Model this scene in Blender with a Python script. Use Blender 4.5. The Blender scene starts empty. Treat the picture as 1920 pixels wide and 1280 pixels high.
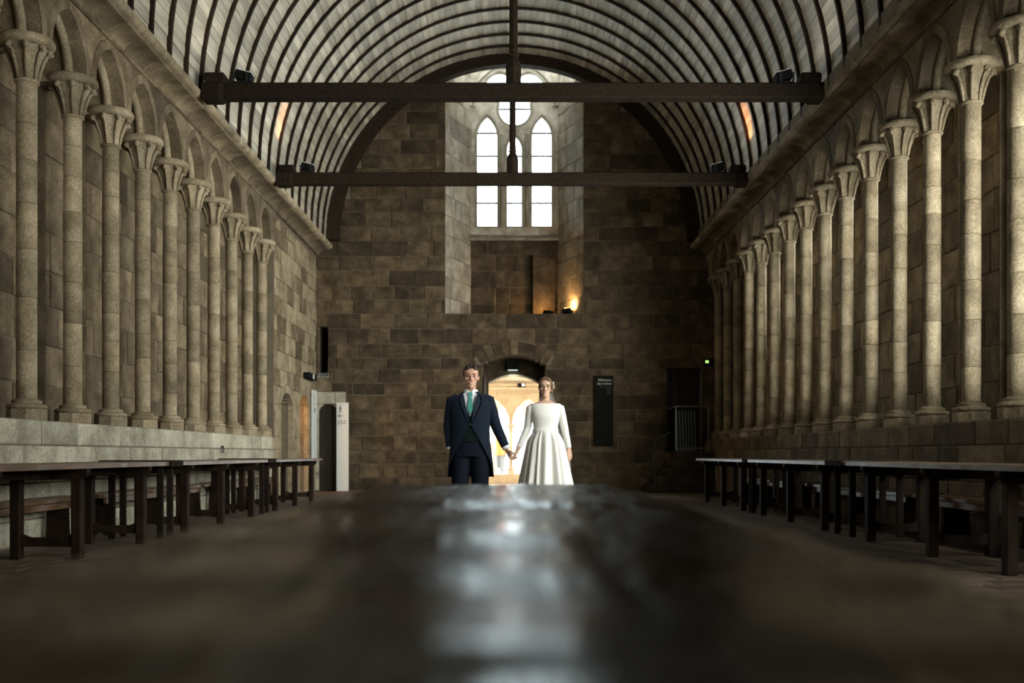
import bpy, math, random
from mathutils import Vector, Matrix
random.seed(7)
SC = bpy.context.scene
COL = SC.collection
PI = math.pi

# ------------------------------------------------------------------ camera, world, light, exposure
F_PX, VPX, VPY, EYE = 1867.0, 956.0, 851.0, 0.86      # focal length (px of a 1920 wide frame), vanishing point, eye height
cam_d = bpy.data.cameras.new('camera')
cam = bpy.data.objects.new('camera', cam_d); COL.objects.link(cam)
cam.location = (0, 0, EYE); cam.rotation_euler = (PI/2, 0, 0)
cam_d.sensor_width = 36; cam_d.lens = 36*F_PX/1920
cam_d.shift_x = (960-VPX)/1920; cam_d.shift_y = (VPY-640)/1920
cam_d.clip_start = 0.05; cam_d.clip_end = 300
cam_d.dof.use_dof = True; cam_d.dof.focus_distance = 10.5; cam_d.dof.aperture_fstop = 1.5
SC.camera = cam

world = bpy.data.worlds.new('overcast'); SC.world = world; world.use_nodes = True
wb = world.node_tree.nodes['Background']
wb.inputs['Color'].default_value = (0.82, 0.94, 1.0, 1); wb.inputs['Strength'].default_value = 16.0

SC.view_settings.view_transform = 'Standard'; SC.view_settings.look = 'None'
SC.view_settings.gamma = 1.0; SC.view_settings.use_curve_mapping = False
SC.view_settings.exposure = 0.0
SC.cycles.use_denoising = True
SC.cycles.max_bounces = 8; SC.cycles.diffuse_bounces = 3; SC.cycles.glossy_bounces = 4; SC.cycles.transparent_max_bounces = 12
SC.cycles.caustics_reflective = False; SC.cycles.caustics_refractive = False
SC.cycles.sample_clamp_indirect = 6.0

def area(name, loc, rot, sx, sy, power, color, portal=False, spread=PI):
    l = bpy.data.lights.new(name, 'AREA'); l.shape = 'RECTANGLE'; l.size = sx; l.size_y = sy
    l.energy = power; l.color = color; l.spread = spread
    if portal: l.cycles.is_portal = True
    o = bpy.data.objects.new(name, l); COL.objects.link(o); o.location = loc; o.rotation_euler = rot
    return o
# daylight of the slit windows: they sit in the slanted reveals behind the wall columns, turned away from the entrance end
UPL = 12.0
WIN_R = [22.95-0.965*k for k in range(25)]
WIN_L = [19.06-1.03*k for k in range(20)]
def slit_light(x, y, sgn, power):
    k = 1.25*5.0/max(y, 7.0); d = Vector((-sgn, k, 0.07*math.hypot(1, k))).normalized()     # faces just away from the entrance end
    o = area('daylight_slit', (x, y, 3.15), (0, 0, 0), 0.26, 3.2, power, (0.96, 1.0, 0.94), spread=math.radians(118))
    o.rotation_euler = (-d).to_track_quat('Z', 'Y').to_euler()
for y in WIN_R[4:]: slit_light(5.065, y+0.13, 1, 60 if y > 9 else 50)
for y in WIN_L[3::2]: slit_light(-4.995, y+0.13, -1, 5)
# the sky through the end window and the doorway
area('sky_portal_window', (0.11, 25.3, 8.5), (PI/2, 0, PI), 2.6, 4.6, 1, (1, 1, 1), portal=True)
area('sky_portal_garden', (0.1, 28.7, 1.6), (PI/2, 0, PI), 5.0, 3.2, 1, (1, 1, 1), portal=True)

# ------------------------------------------------------------------ materials
MATS = {}
def nt(name):
    m = bpy.data.materials.new(name); m.use_nodes = True
    return m, m.node_tree.nodes, m.node_tree.links, m.node_tree.nodes['Principled BSDF']
def stone(name, c1, c2, c3, rough=0.85, bump=0.35, scale=3.0, vary=0.35):
    """granite/sandstone: large blotches + grain + per block tint and lichen-dark stains"""
    m, N, L, b = nt(name)
    geo = N.new('ShaderNodeNewGeometry'); oi = N.new('ShaderNodeObjectInfo')
    add = N.new('ShaderNodeVectorMath'); add.operation = 'ADD'
    mul = N.new('ShaderNodeVectorMath'); mul.operation = 'SCALE'; mul.inputs['Scale'].default_value = 37.0
    L.new(oi.outputs['Random'], mul.inputs[0]); L.new(geo.outputs['Position'], add.inputs[0]); L.new(mul.outputs[0], add.inputs[1])
    n1 = N.new('ShaderNodeTexNoise'); n1.inputs['Scale'].default_value = scale; n1.inputs['Detail'].default_value = 5; n1.inputs['Roughness'].default_value = 0.62
    n2 = N.new('ShaderNodeTexNoise'); n2.inputs['Scale'].default_value = scale*16; n2.inputs['Detail'].default_value = 4
    L.new(add.outputs[0], n1.inputs['Vector']); L.new(add.outputs[0], n2.inputs['Vector'])
    r1 = N.new('ShaderNodeValToRGB'); e = r1.color_ramp.elements
    e[0].position = 0.32; e[0].color = (*c1, 1); e[1].position = 0.68; e[1].color = (*c3, 1)
    k = e.new(0.5); k.color = (*c2, 1)
    L.new(n1.outputs['Fac'], r1.inputs['Fac'])
    mr = N.new('ShaderNodeMapRange'); mr.inputs['To Min'].default_value = 1-vary; mr.inputs['To Max'].default_value = 1+vary
    L.new(oi.outputs['Random'], mr.inputs['Value'])
    g = N.new('ShaderNodeMapRange'); g.inputs['From Min'].default_value = 0.3; g.inputs['From Max'].default_value = 0.7
    g.inputs['To Min'].default_value = 0.72; g.inputs['To Max'].default_value = 1.22
    L.new(n2.outputs['Fac'], g.inputs['Value'])
    mm = N.new('ShaderNodeMath'); mm.operation = 'MULTIPLY'; L.new(mr.outputs[0], mm.inputs[0]); L.new(g.outputs[0], mm.inputs[1])
    vm = N.new('ShaderNodeVectorMath'); vm.operation = 'SCALE'
    L.new(r1.outputs['Color'], vm.inputs[0]); L.new(mm.outputs[0], vm.inputs['Scale'])
    L.new(vm.outputs[0], b.inputs['Base Color'])
    b.inputs['Roughness'].default_value = rough; b.inputs['Specular IOR Level'].default_value = 0.25
    bp = N.new('ShaderNodeBump'); bp.inputs['Strength'].default_value = bump; bp.inputs['Distance'].default_value = 0.02
    ad = N.new('ShaderNodeMath'); ad.operation = 'ADD'; L.new(n1.outputs['Fac'], ad.inputs[0]); L.new(n2.outputs['Fac'], ad.inputs[1])
    L.new(ad.outputs[0], bp.inputs['Height']); L.new(bp.outputs['Normal'], b.inputs['Normal'])
    MATS[name] = m; return m
def wood(name, c1, c2, rough=0.5, grain=(30, 2.0, 30), vary=0.3, bump=0.25, spec=0.4, coat=0.0):
    m, N, L, b = nt(name)
    tc = N.new('ShaderNodeNewGeometry'); oi = N.new('ShaderNodeObjectInfo')
    mp = N.new('ShaderNodeMapping'); mp.inputs['Scale'].default_value = grain
    mul = N.new('ShaderNodeVectorMath'); mul.operation = 'SCALE'; mul.inputs['Scale'].default_value = 51.0
    add = N.new('ShaderNodeVectorMath'); add.operation = 'ADD'
    L.new(oi.outputs['Random'], mul.inputs[0]); L.new(tc.outputs['Position'], mp.inputs['Vector']); L.new(mp.outputs[0], add.inputs[0]); L.new(mul.outputs[0], add.inputs[1])
    n = N.new('ShaderNodeTexNoise'); n.inputs['Scale'].default_value = 1.0; n.inputs['Detail'].default_value = 5; n.inputs['Distortion'].default_value = 0.6
    L.new(add.outputs[0], n.inputs['Vector'])
    r = N.new('ShaderNodeValToRGB'); e = r.color_ramp.elements
    e[0].position = 0.35; e[0].color = (*c1, 1); e[1].position = 0.68; e[1].color = (*c2, 1)
    L.new(n.outputs['Fac'], r.inputs['Fac'])
    mr = N.new('ShaderNodeMapRange'); mr.inputs['To Min'].default_value = 1-vary; mr.inputs['To Max'].default_value = 1+vary
    L.new(oi.outputs['Random'], mr.inputs['Value'])
    vm = N.new('ShaderNodeVectorMath'); vm.operation = 'SCALE'
    L.new(r.outputs['Color'], vm.inputs[0]); L.new(mr.outputs[0], vm.inputs['Scale']); L.new(vm.outputs[0], b.inputs['Base Color'])
    b.inputs['Roughness'].default_value = rough; b.inputs['Specular IOR Level'].default_value = spec
    b.inputs['Coat Weight'].default_value = coat
    bp = N.new('ShaderNodeBump'); bp.inputs['Strength'].default_value = bump; bp.inputs['Distance'].default_value = 0.004
    L.new(n.outputs['Fac'], bp.inputs['Height']); L.new(bp.outputs['Normal'], b.inputs['Normal'])
    MATS[name] = m; return m
def plain(name, c, rough=0.6, metal=0.0, spec=0.4, noise=0.12, nscale=40.0, emit=None, estr=0.0, sheen=0.0, bump=0.0, sss=0.0):
    m, N, L, b = nt(name)
    geo = N.new('ShaderNodeNewGeometry')
    n = N.new('ShaderNodeTexNoise'); n.inputs['Scale'].default_value = nscale; n.inputs['Detail'].default_value = 3
    L.new(geo.outputs['Position'], n.inputs['Vector'])
    mr = N.new('ShaderNodeMapRange'); mr.inputs['To Min'].default_value = 1-noise; mr.inputs['To Max'].default_value = 1+noise
    L.new(n.outputs['Fac'], mr.inputs['Value'])
    vm = N.new('ShaderNodeVectorMath'); vm.operation = 'SCALE'; vm.inputs[0].default_value = c
    L.new(mr.outputs[0], vm.inputs['Scale']); L.new(vm.outputs[0], b.inputs['Base Color'])
    b.inputs['Roughness'].default_value = rough; b.inputs['Metallic'].default_value = metal; b.inputs['Specular IOR Level'].default_value = spec
    b.inputs['Sheen Weight'].default_value = sheen
    if sss: b.inputs['Subsurface Weight'].default_value = sss; b.inputs['Subsurface Scale'].default_value = 0.01
    if bump:
        bp = N.new('ShaderNodeBump'); bp.inputs['Strength'].default_value = bump; bp.inputs['Distance'].default_value = 0.004
        L.new(n.outputs['Fac'], bp.inputs['Height']); L.new(bp.outputs['Normal'], b.inputs['Normal'])
    if emit:
        b.inputs['Emission Color'].default_value = (*emit, 1); b.inputs['Emission Strength'].default_value = estr
    MATS[name] = m; return m
def glass(name, tint=(1, 1, 1), gloss=0.08, ior=1.45):
    m = bpy.data.materials.new(name); m.use_nodes = True; N = m.node_tree.nodes; L = m.node_tree.links
    N.remove(N['Principled BSDF'])
    t = N.new('ShaderNodeBsdfTransparent'); t.inputs['Color'].default_value = (*tint, 1)
    g = N.new('ShaderNodeBsdfGlossy'); g.inputs['Roughness'].default_value = 0.05
    fr = N.new('ShaderNodeFresnel'); fr.inputs['IOR'].default_value = ior
    n = N.new('ShaderNodeTexNoise'); n.inputs['Scale'].default_value = 6; bp = N.new('ShaderNodeBump'); bp.inputs['Strength'].default_value = gloss
    L.new(n.outputs['Fac'], bp.inputs['Height']); L.new(bp.outputs['Normal'], g.inputs['Normal'])
    x = N.new('ShaderNodeMixShader'); L.new(fr.outputs[0], x.inputs['Fac']); L.new(t.outputs[0], x.inputs[1]); L.new(g.outputs[0], x.inputs[2])
    L.new(x.outputs[0], N['Material Output'].inputs['Surface']); MATS[name] = m; return m

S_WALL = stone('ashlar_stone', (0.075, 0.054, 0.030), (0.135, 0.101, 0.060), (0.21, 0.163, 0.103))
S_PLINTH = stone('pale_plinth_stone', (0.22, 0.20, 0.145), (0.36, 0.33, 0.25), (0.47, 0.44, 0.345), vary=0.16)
S_BACK = stone('brown_ashlar_shaded', (0.036, 0.0235, 0.0115), (0.068, 0.047, 0.025), (0.118, 0.085, 0.048), vary=0.42)  # side-wall stone with the far end's dimness put into its colour
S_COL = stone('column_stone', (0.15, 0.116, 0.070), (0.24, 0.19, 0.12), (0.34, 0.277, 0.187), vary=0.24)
S_MORTAR = stone('mortar', (0.12, 0.094, 0.062), (0.15, 0.119, 0.081), (0.18, 0.145, 0.10), vary=0.0)
S_JAMB = stone('jamb_stone', (0.20, 0.165, 0.115), (0.31, 0.265, 0.195), (0.42, 0.37, 0.29), vary=0.3)
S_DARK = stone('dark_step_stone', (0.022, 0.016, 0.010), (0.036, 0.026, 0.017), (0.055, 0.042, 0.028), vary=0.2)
S_WARM = stone('cloister_stone', (0.50, 0.40, 0.28), (0.60, 0.50, 0.37), (0.68, 0.58, 0.44), vary=0.1)
W_PLANK = wood('vault_plank', (0.275, 0.24, 0.18), (0.47, 0.42, 0.33), rough=0.62, grain=(9, 1.1, 9), vary=0.28)
W_RIB = wood('rib_wood', (0.014, 0.009, 0.006), (0.03, 0.02, 0.013), rough=0.85, spec=0.1)
W_BEAM = wood('beam_wood', (0.009, 0.006, 0.004), (0.022, 0.014, 0.009), rough=0.85, spec=0.1)
W_DARK = wood('dark_table_wood', (0.008, 0.0045, 0.0025), (0.026, 0.014, 0.0075), rough=0.7, grain=(8, 8, 3), spec=0.12)
W_TOP = wood('table_top_wood', (0.07, 0.040, 0.021), (0.15, 0.09, 0.048), rough=0.38, grain=(40, 2.5, 40))
W_DOOR = wood('door_wood', (0.012, 0.008, 0.005), (0.036, 0.022, 0.013), rough=0.6, grain=(30, 30, 2))
IRON = plain('iron', (0.03, 0.03, 0.03), 0.55, 0.6)
BLACK = plain('black_lacquer', (0.006, 0.007, 0.005), 0.8, spec=0.1)
BLACKBOX = plain('black_plastic', (0.006, 0.006, 0.006), 0.8, spec=0.1)
WHITE = plain('white_panel', (0.62, 0.63, 0.60), 0.5, noise=0.03)
INK = plain('black_ink', (0.02, 0.02, 0.02), 0.7)
PALEINK = plain('pale_lettering', (0.55, 0.55, 0.47), 0.7)
GREYINK = plain('grey_lettering', (0.09, 0.09, 0.08), 0.7)
GLASS = glass('window_glass', (0.97, 0.99, 0.98))
GLASS2 = glass('slit_glass', (0.95, 0.97, 0.96), 0.05, 1.02)
PLEXI = glass('acrylic_sheet', (0.80, 0.82, 0.78), 0.2, 1.02)
LAMPWARM = plain('warm_lamp_face', (0.8, 0.6, 0.3), 0.4, emit=(1.0, 0.52, 0.16), estr=14)
LAMPPALE = plain('pale_lamp_face', (0.8, 0.8, 0.8), 0.4, emit=(0.8, 0.95, 0.85), estr=0.9)
LAMPGREEN = plain('green_lamp_face', (0.5, 0.8, 0.3), 0.4, emit=(0.55, 0.9, 0.25), estr=1.2)

# ------------------------------------------------------------------ mesh helpers
def tag(o, label=None, cat=None, group=None, kind=None):
    if label: o['label'] = label
    if cat: o['category'] = cat
    if group: o['group'] = group
    if kind: o['kind'] = kind
    return o
def empty(name, loc=(0, 0, 0)):
    o = bpy.data.objects.new(name, None); COL.objects.link(o); o.location = loc; o.empty_display_size = 0.1
    return o
def link(name, mesh, parent=None, loc=None):
    o = bpy.data.objects.new(name, mesh); COL.objects.link(o)
    if loc is not None: o.location = loc
    if parent is not None:
        o.parent = parent
        if loc is not None and parent.location.length > 0: o.location = Vector(loc) - parent.location
    return o
class MB:
    def __init__(s): s.v = []; s.f = []
    def quadstrip(s, rings, closed=True, cap=True):
        n = len(rings[0]); b = len(s.v)
        for r in rings: s.v += [tuple(p) for p in r]
        m = n if closed else n-1
        for i in range(len(rings)-1):
            for j in range(m):
                a = b+i*n+j; c = b+i*n+(j+1) % n
                s.f.append((a, c, c+n, a+n))
        if cap and closed:
            s.f.append(tuple(b+j for j in range(n))[::-1]); s.f.append(tuple(b+(len(rings)-1)*n+j for j in range(n)))
        return s
    def box(s, lo, hi):
        x0, y0, z0 = lo; x1, y1, z1 = hi; b = len(s.v)
        s.v += [(x0, y0, z0), (x1, y0, z0), (x1, y1, z0), (x0, y1, z0), (x0, y0, z1), (x1, y0, z1), (x1, y1, z1), (x0, y1, z1)]
        s.f += [tuple(b+i for i in q) for q in ((0, 3, 2, 1), (4, 5, 6, 7), (0, 1, 5, 4), (1, 2, 6, 5), (2, 3, 7, 6), (3, 0, 4, 7))]
        return s
    def cbox(s, lo, hi, c=0.006):
        """box with chamfered edges"""
        x0, y0, z0 = lo; x1, y1, z1 = hi
        def ring(z, k): return [(x0+k, y0, z), (x1-k, y0, z), (x1, y0+k, z), (x1, y1-k, z), (x1-k, y1, z), (x0+k, y1, z), (x0, y1-k, z), (x0, y0+k, z)]
        def rin(z): return [(x0+c, y0+c, z), (x1-c, y0+c, z), (x1-c, y0+c, z), (x1-c, y1-c, z), (x1-c, y1-c, z), (x0+c, y1-c, z), (x0+c, y1-c, z), (x0+c, y0+c, z)]
        return s.quadstrip([rin(z0), ring(z0+c, c), ring(z1-c, c), rin(z1)])
    def tube(s, pts, radii, n=10, flat=(1, 1), up=None, cap=True):
        pts = [Vector(p) for p in pts]
        if not hasattr(radii, '__len__'): radii = [radii]*len(pts)
        rings = []; pu = Vector(up) if up else None
        for i, p in enumerate(pts):
            t = (pts[min(i+1, len(pts)-1)] - pts[max(i-1, 0)]).normalized()
            if pu is None:
                pu = Vector((0, 0, 1)) if abs(t.z) < 0.9 else Vector((0, 1, 0))
            x = pu.cross(t)
            if x.length < 1e-4: x = Vector((1, 0, 0)).cross(t)
            x.normalize(); y = t.cross(x)
            if up is None: pu = y
            rings.append([p + (x*math.cos(2*PI*k/n)*flat[0] + y*math.sin(2*PI*k/n)*flat[1])*radii[i] for k in range(n)])
        return s.quadstrip(rings, cap=cap)
    def ell(s, c, r, nu=14, nv=9, rot=None):
        c = Vector(c); rings = []
        for i in range(nv+1):
            a = -PI/2 + PI*i/nv; q = max(math.cos(a), 0.02)
            rg = []
            for j in range(nu):
                t = 2*PI*j/nu; p = Vector((r[0]*q*math.cos(t), r[1]*q*math.sin(t), r[2]*math.sin(a)))
                if rot is not None: p = rot @ p
                rg.append(c+p)
            rings.append(rg)
        return s.quadstrip(rings)
    def lathe(s, prof, n=20, c=(0, 0, 0), sq=None):
        return s.quadstrip([[(c[0]+r*math.cos(2*PI*k/n), c[1]+r*math.sin(2*PI*k/n), c[2]+z) for k in range(n)] for r, z in prof])
    def prism(s, poly, P, w0, w1):
        n = len(poly); b = len(s.v)
        s.v += [tuple(P(u, v, w0)) for u, v in poly] + [tuple(P(u, v, w1)) for u, v in poly]
        s.f.append(tuple(range(b, b+n))[::-1]); s.f.append(tuple(range(b+n, b+2*n)))
        for i in range(n): s.f.append((b+i, b+(i+1) % n, b+n+(i+1) % n, b+n+i))
        return s
    def mesh(s, name, mat, smooth=False):
        me = bpy.data.meshes.new(name); me.from_pydata([tuple(p) for p in s.v], [], s.f); me.update()
        if mat: me.materials.append(mat)
        if smooth: me.polygons.foreach_set('use_smooth', [True]*len(me.polygons))
        return me
    def build(s, name, mat, parent=None, smooth=False, loc=None):
        """mesh in world coordinates (origin moved to loc); parent sits unrotated"""
        if loc is not None:
            l = Vector(loc); s.v = [tuple(Vector(p)-l) for p in s.v]
        elif parent is not None and parent.location.length > 0:
            l = Vector(parent.location); s.v = [tuple(Vector(p)-l) for p in s.v]
            o = bpy.data.objects.new(name, s.mesh(name, mat, smooth)); COL.objects.link(o); o.parent = parent; return o
        return link(name, s.mesh(name, mat, smooth), parent, loc)
def autosmooth(o, ang=40):
    me = o.data
    me.polygons.foreach_set('use_smooth', [True]*len(me.polygons))
    try: me.set_sharp_from_angle(angle=math.radians(ang))
    except Exception: pass
    return o
def proj(p):
    y = max(p[1], 0.3)
    return VPX + F_PX*p[0]/y, VPY - F_PX*(p[2]-EYE)/y, y
def inview(p, m=60):
    x, y, d = proj(p); return p[1] > 0.5 and -m < x < 1920+m and -m < y < 1280+m

# ---- ashlar walls: polygons (u,v) on a plane, raised as separate blocks
def cut_cols(a, b, c, d, cuts, edges, n=14):
    """free polygons of the rectangle [a,b]x[c,d] once the openings are taken out"""
    us = sorted(set([a, b] + [e+k for e in edges for k in (-1e-4, 1e-4) if a < e+k < b] + [a+(b-a)*i/n for i in range(1, n)]))
    runs = []; cur = []
    for u in us:
        lo, hi = c, d
        for f in cuts:
            r = f(u)
            if r is None: continue
            l, h = r
            if l >= hi or h <= lo: continue
            if h >= hi and l <= lo: lo = hi; break
            if l <= lo: lo = h
            elif h >= hi: hi = l
            else: (lo, hi) = (h, hi) if hi-h > l-lo else (lo, l)
        if hi-lo > 0.02: cur.append((u, lo, hi))
        else:
            if len(cur) > 1: runs.append(cur)
            cur = []
    if len(cur) > 1: runs.append(cur)
    out = []
    for r in runs:
        if r[-1][0]-r[0][0] < 0.03: continue
        low = [(u, l) for u, l, h in r]; up = [(u, h) for u, l, h in r]
        def thin(ch):
            o = [ch[0]]
            for i in range(1, len(ch)-1):
                (x0, y0), (x1, y1), (x2, y2) = o[-1], ch[i], ch[i+1]
                if abs((x1-x0)*(y2-y0)-(x2-x0)*(y1-y0)) > 2e-5: o.append(ch[i])
            return o+[ch[-1]]
        out.append(thin(low) + thin(up)[::-1])
    return out
def ashlar(u0, u1, v0, courses, wmin, wmax, cuts=(), edges=(), gap=0.012, rng=random):
    polys = []; v = v0
    for h in courses:
        u = u0 - rng.random()*wmin*0.6
        while u < u1-0.02:
            w = rng.uniform(wmin, wmax)
            a, b = max(u, u0), min(u+w, u1)
            if b-a > 0.05:
                g = gap/2
                polys += cut_cols(a+g, b-g, v+g, v+h-g, cuts, edges)
            u += w
        v += h
    return polys
def block(name, poly, P, w0, w1, mat, parent, ch=0.012, jit=0.006, rng=random):
    """a dressed stone: polygon prism with chamfered front arris, own origin"""
    n = len(poly); cu = sum(p[0] for p in poly)/n; cv = sum(p[1] for p in poly)/n
    w1 = w1 + rng.uniform(-jit, jit)
    us = [p[0] for p in poly]; vs = [p[1] for p in poly]
    su = 1 - 2*ch/max(max(us)-min(us), 0.05); sv = 1 - 2*ch/max(max(vs)-min(vs), 0.05)
    C = Vector(P(cu, cv, w1))
    def ring(w, fu, fv): return [Vector(P(cu+(u-cu)*fu, cv+(v-cv)*fv, w)) - C for u, v in poly]
    mb = MB(); mb.quadstrip([ring(w0, 1, 1), ring(w1-ch*0.8, 1, 1), [p + (Vector(P(cu, cv, w1+0.002))-Vector(P(cu, cv, w1)))*rng.uniform(-1, 1) for p in ring(w1, su, sv)]])
    o = bpy.data.objects.new(name, mb.mesh(name, mat)); COL.objects.link(o); o.location = C - (parent.location if parent else Vector()); o.parent = parent
    return o
def emit(parent, jobs, name, limit=300):
    """jobs: (poly, P, w0, w1, mat); the largest in view as parts, the rest joined"""
    def score(j):
        poly, P, w0, w1, mat = j
        pr = [proj(P(u, v, w1)) for u, v in poly]
        A = 0
        for i in range(len(pr)):
            x0, y0, _ = pr[i]; x1, y1, _ = pr[(i+1) % len(pr)]; A += x0*y1-x1*y0
        c = [sum(q)/len(pr) for q in zip(*pr)]
        vis = P(poly[0][0], poly[0][1], w1)[1] > 1 and -40 < c[0] < 1960 and -40 < c[1] < 1300
        return abs(A) if vis else abs(A)*1e-6
    jobs = sorted(jobs, key=score, reverse=True)
    for j in jobs[:limit]: block(name, *j[:4], j[4], parent)
    rest = jobs[limit:]
    if rest:
        mb = MB()
        for poly, P, w0, w1, mat in rest: mb.prism(poly, P, w0, w1 + random.uniform(-0.005, 0.005))
        o = mb.build(name+'_rest', rest[0][4], parent); o['kind'] = 'stuff'
def plate(mb, P, u0, u1, v0, v1, w0, w1, cuts=(), edges=(), n=30):
    """solid wall core with openings, as upright strips"""
    us = sorted(set([u0, u1] + [e for e in edges if u0 < e < u1] + ([u0+(u1-u0)*i/n for i in range(1, n)] if cuts else [])))
    for a, b in zip(us[:-1], us[1:]):
        m = (a+b)/2; free = [(v0, v1)]
        for f in cuts:
            r = f(m)
            if r is None: continue
            nf = []
            for lo, hi in free:
                if r[1] <= lo or r[0] >= hi: nf.append((lo, hi)); continue
                if r[0] > lo: nf.append((lo, r[0]))
                if r[1] < hi: nf.append((r[1], hi))
            free = nf
        for lo, hi in free:
            mb.prism([(a, lo), (b, lo), (b, hi), (a, hi)], P, w0, w1)
def rectcut(a, b, c, d): return lambda u: (c, d) if a <= u <= b else None
def archcut(a, b, spring, rise, bottom=-1.0, pointed=False):
    m = (a+b)/2; hw = (b-a)/2
    def f(u):
        if not a <= u <= b: return None
        t = abs(u-m)/hw
        if pointed: z = spring + rise*math.sqrt(max(0, 1-((t*0.62+0.38*t*t)))) if t < 1 else spring
        else:
            R = (hw*hw+rise*rise)/(2*rise); z = spring + rise - R + math.sqrt(max(R*R-(u-m)**2, 0))
        return (bottom, z)
    return f
def nest(child, part):
    """hang a piece below a part of the same thing (both unrotated)"""
    child.location = child.location-part.location; child.parent = part; return child
def ordinal(i): return ['first', 'second', 'third', 'fourth', 'fifth', 'sixth', 'seventh', 'eighth', 'ninth', 'tenth', 'eleventh', 'twelfth', 'thirteenth', 'fourteenth', 'fifteenth', 'sixteenth', 'seventeenth'][i]
# ================================================================== THE HALL
YF, Y0 = 23.6, -9.0
XL, XLC, XLB, XLE = -4.55, -4.75, -5.08, -4.60
XR, XRC, XRB = 4.62, 4.82, 5.15
CX, VZ, VR = 0.08, 5.85, 4.4
PZ, ZA, ZS = 1.19, 4.93, 5.58
YEND = 19.45
PL = lambda x0: (lambda u, v, w: (x0+w, u, v))
PR = lambda x0: (lambda u, v, w: (x0-w, u, v))
PB = lambda y0: (lambda u, v, w: (u, y0-w, v))

# ---- floor
def floor_mat():
    m, N, L, b = nt('worn_floor_tile')
    geo = N.new('ShaderNodeNewGeometry'); br = N.new('ShaderNodeTexBrick')
    br.inputs['Scale'].default_value = 1.0; br.inputs['Brick Width'].default_value = 0.26; br.inputs['Row Height'].default_value = 0.26
    br.inputs['Mortar Size'].default_value = 0.006; br.offset = 0.5
    br.inputs['Color1'].default_value = (0.12, 0.085, 0.06, 1); br.inputs['Color2'].default_value = (0.085, 0.058, 0.042, 1); br.inputs['Mortar'].default_value = (0.045, 0.035, 0.025, 1)
    L.new(geo.outputs['Position'], br.inputs['Vector'])
    n = N.new('ShaderNodeTexNoise'); n.inputs['Scale'].default_value = 5; n.inputs['Detail'].default_value = 5
    L.new(geo.outputs['Position'], n.inputs['Vector'])
    mr = N.new('ShaderNodeMapRange'); mr.inputs['To Min'].default_value = 0.55; mr.inputs['To Max'].default_value = 1.45; L.new(n.outputs['Fac'], mr.inputs['Value'])
    vm = N.new('ShaderNodeVectorMath'); vm.operation = 'SCALE'; L.new(br.outputs['Color'], vm.inputs[0]); L.new(mr.outputs[0], vm.inputs['Scale'])
    L.new(vm.outputs[0], b.inputs['Base Color']); b.inputs['Roughness'].default_value = 0.62
    bp = N.new('ShaderNodeBump'); bp.inputs['Strength'].default_value = 0.4; bp.inputs['Distance'].default_value = 0.01
    L.new(n.outputs['Fac'], bp.inputs['Height']); L.new(bp.outputs['Normal'], b.inputs['Normal'])
    MATS['floor'] = m; return m
M_FLOOR = floor_mat()
M_TILE = stone('floor_tile_stone', (0.07, 0.05, 0.035), (0.11, 0.08, 0.056), (0.15, 0.11, 0.08), rough=0.6, vary=0.4, scale=4)
floor = MB().box((-5.7, Y0, -0.25), (5.9, 25.0, -0.008)).build('floor', M_FLOOR); tag(floor, kind='structure')
tile_me = MB().cbox((-0.125, -0.125, -0.03), (0.125, 0.125, 0.0), 0.005).mesh('floor_tile', M_TILE)
cand = []
for iy in range(40):
    for ix in range(-20, 20):
        x = ix*0.26 + (0.13 if iy % 2 else 0); y = 3.6 + iy*0.26
        px, py, d = proj((x, y, 0))
        if -40 < px < 1960 and py < 1300 and -4.4 < x < 4.5 and abs(x) > 0.2*y and abs(x) > 0.9:
            cand.append((y, x))
cand.sort()
for y, x in cand[:300]:
    o = link('floor_tile', tile_me, floor, (x, y, random.uniform(-0.004, 0.001))); o.rotation_euler = (random.uniform(-.004, .004), random.uniform(-.004, .004), random.uniform(-.01, .01))

# ---- wooden barrel vault
shell = MB()
ring = lambda R, y, n=64: [(CX-R*math.cos(PI*i/n*1.02-0.0314), y, VZ+R*math.sin(PI*i/n*1.02-0.0314)) for i in range(n+1)]
shell.quadstrip([ring(VR+0.022, Y0), ring(VR+0.022, YF+0.05)], closed=False)
shell.quadstrip([ring(VR+0.2, Y0), ring(VR+0.2, YF+0.05)], closed=False)
ceiling = shell.build('ceiling', W_PLANK); tag(ceiling, kind='structure')
NP, SP = 104, 0.643
planks = []
for i in range(NP):
    t0, t1 = PI*(i+0.02)/NP, PI*(i+0.98)/NP
    y = YF - SP*random.choice((1, 2, 3, 4)) if i % 2 else YF - SP*random.choice((2, 3, 4))
    ys = [YF, y]
    while ys[-1] > 9.5: ys.append(ys[-1]-SP*random.choice((3, 4, 4, 5)))
    for a, b in zip(ys[:-1], ys[1:]):
        planks.append((t0, t1, b+0.004, a-0.004, random.uniform(-0.006, 0.006)))
def plank_mb(t0, t1, y0, y1, dr, mb):
    q = lambda t, R, y: (CX-R*math.cos(t), y, VZ+R*math.sin(t))
    R0, R1 = VR+dr, VR+0.03
    mb.quadstrip([[q(t0, R0, y0), q(t1, R0, y0), q(t1, R1, y0), q(t0, R1, y0)], [q(t0, R0, y1), q(t1, R0, y1), q(t1, R1, y1), q(t0, R1, y1)]])
def parea(p):
    t0, t1, y0, y1, dr = p; A = 0; P = []
    for t, y in ((t0, y0), (t1, y0), (t1, y1), (t0, y1)):
        x, z = CX-VR*math.cos(t), VZ+VR*math.sin(t); px, py, _ = proj((x, y, z)); P.append((min(max(px, 0), 1920), min(max(py, 0), 1280)))
    return abs(sum(P[i][0]*P[(i+1) % 4][1]-P[(i+1) % 4][0]*P[i][1] for i in range(4)))
planks.sort(key=parea, reverse=True)
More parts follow.
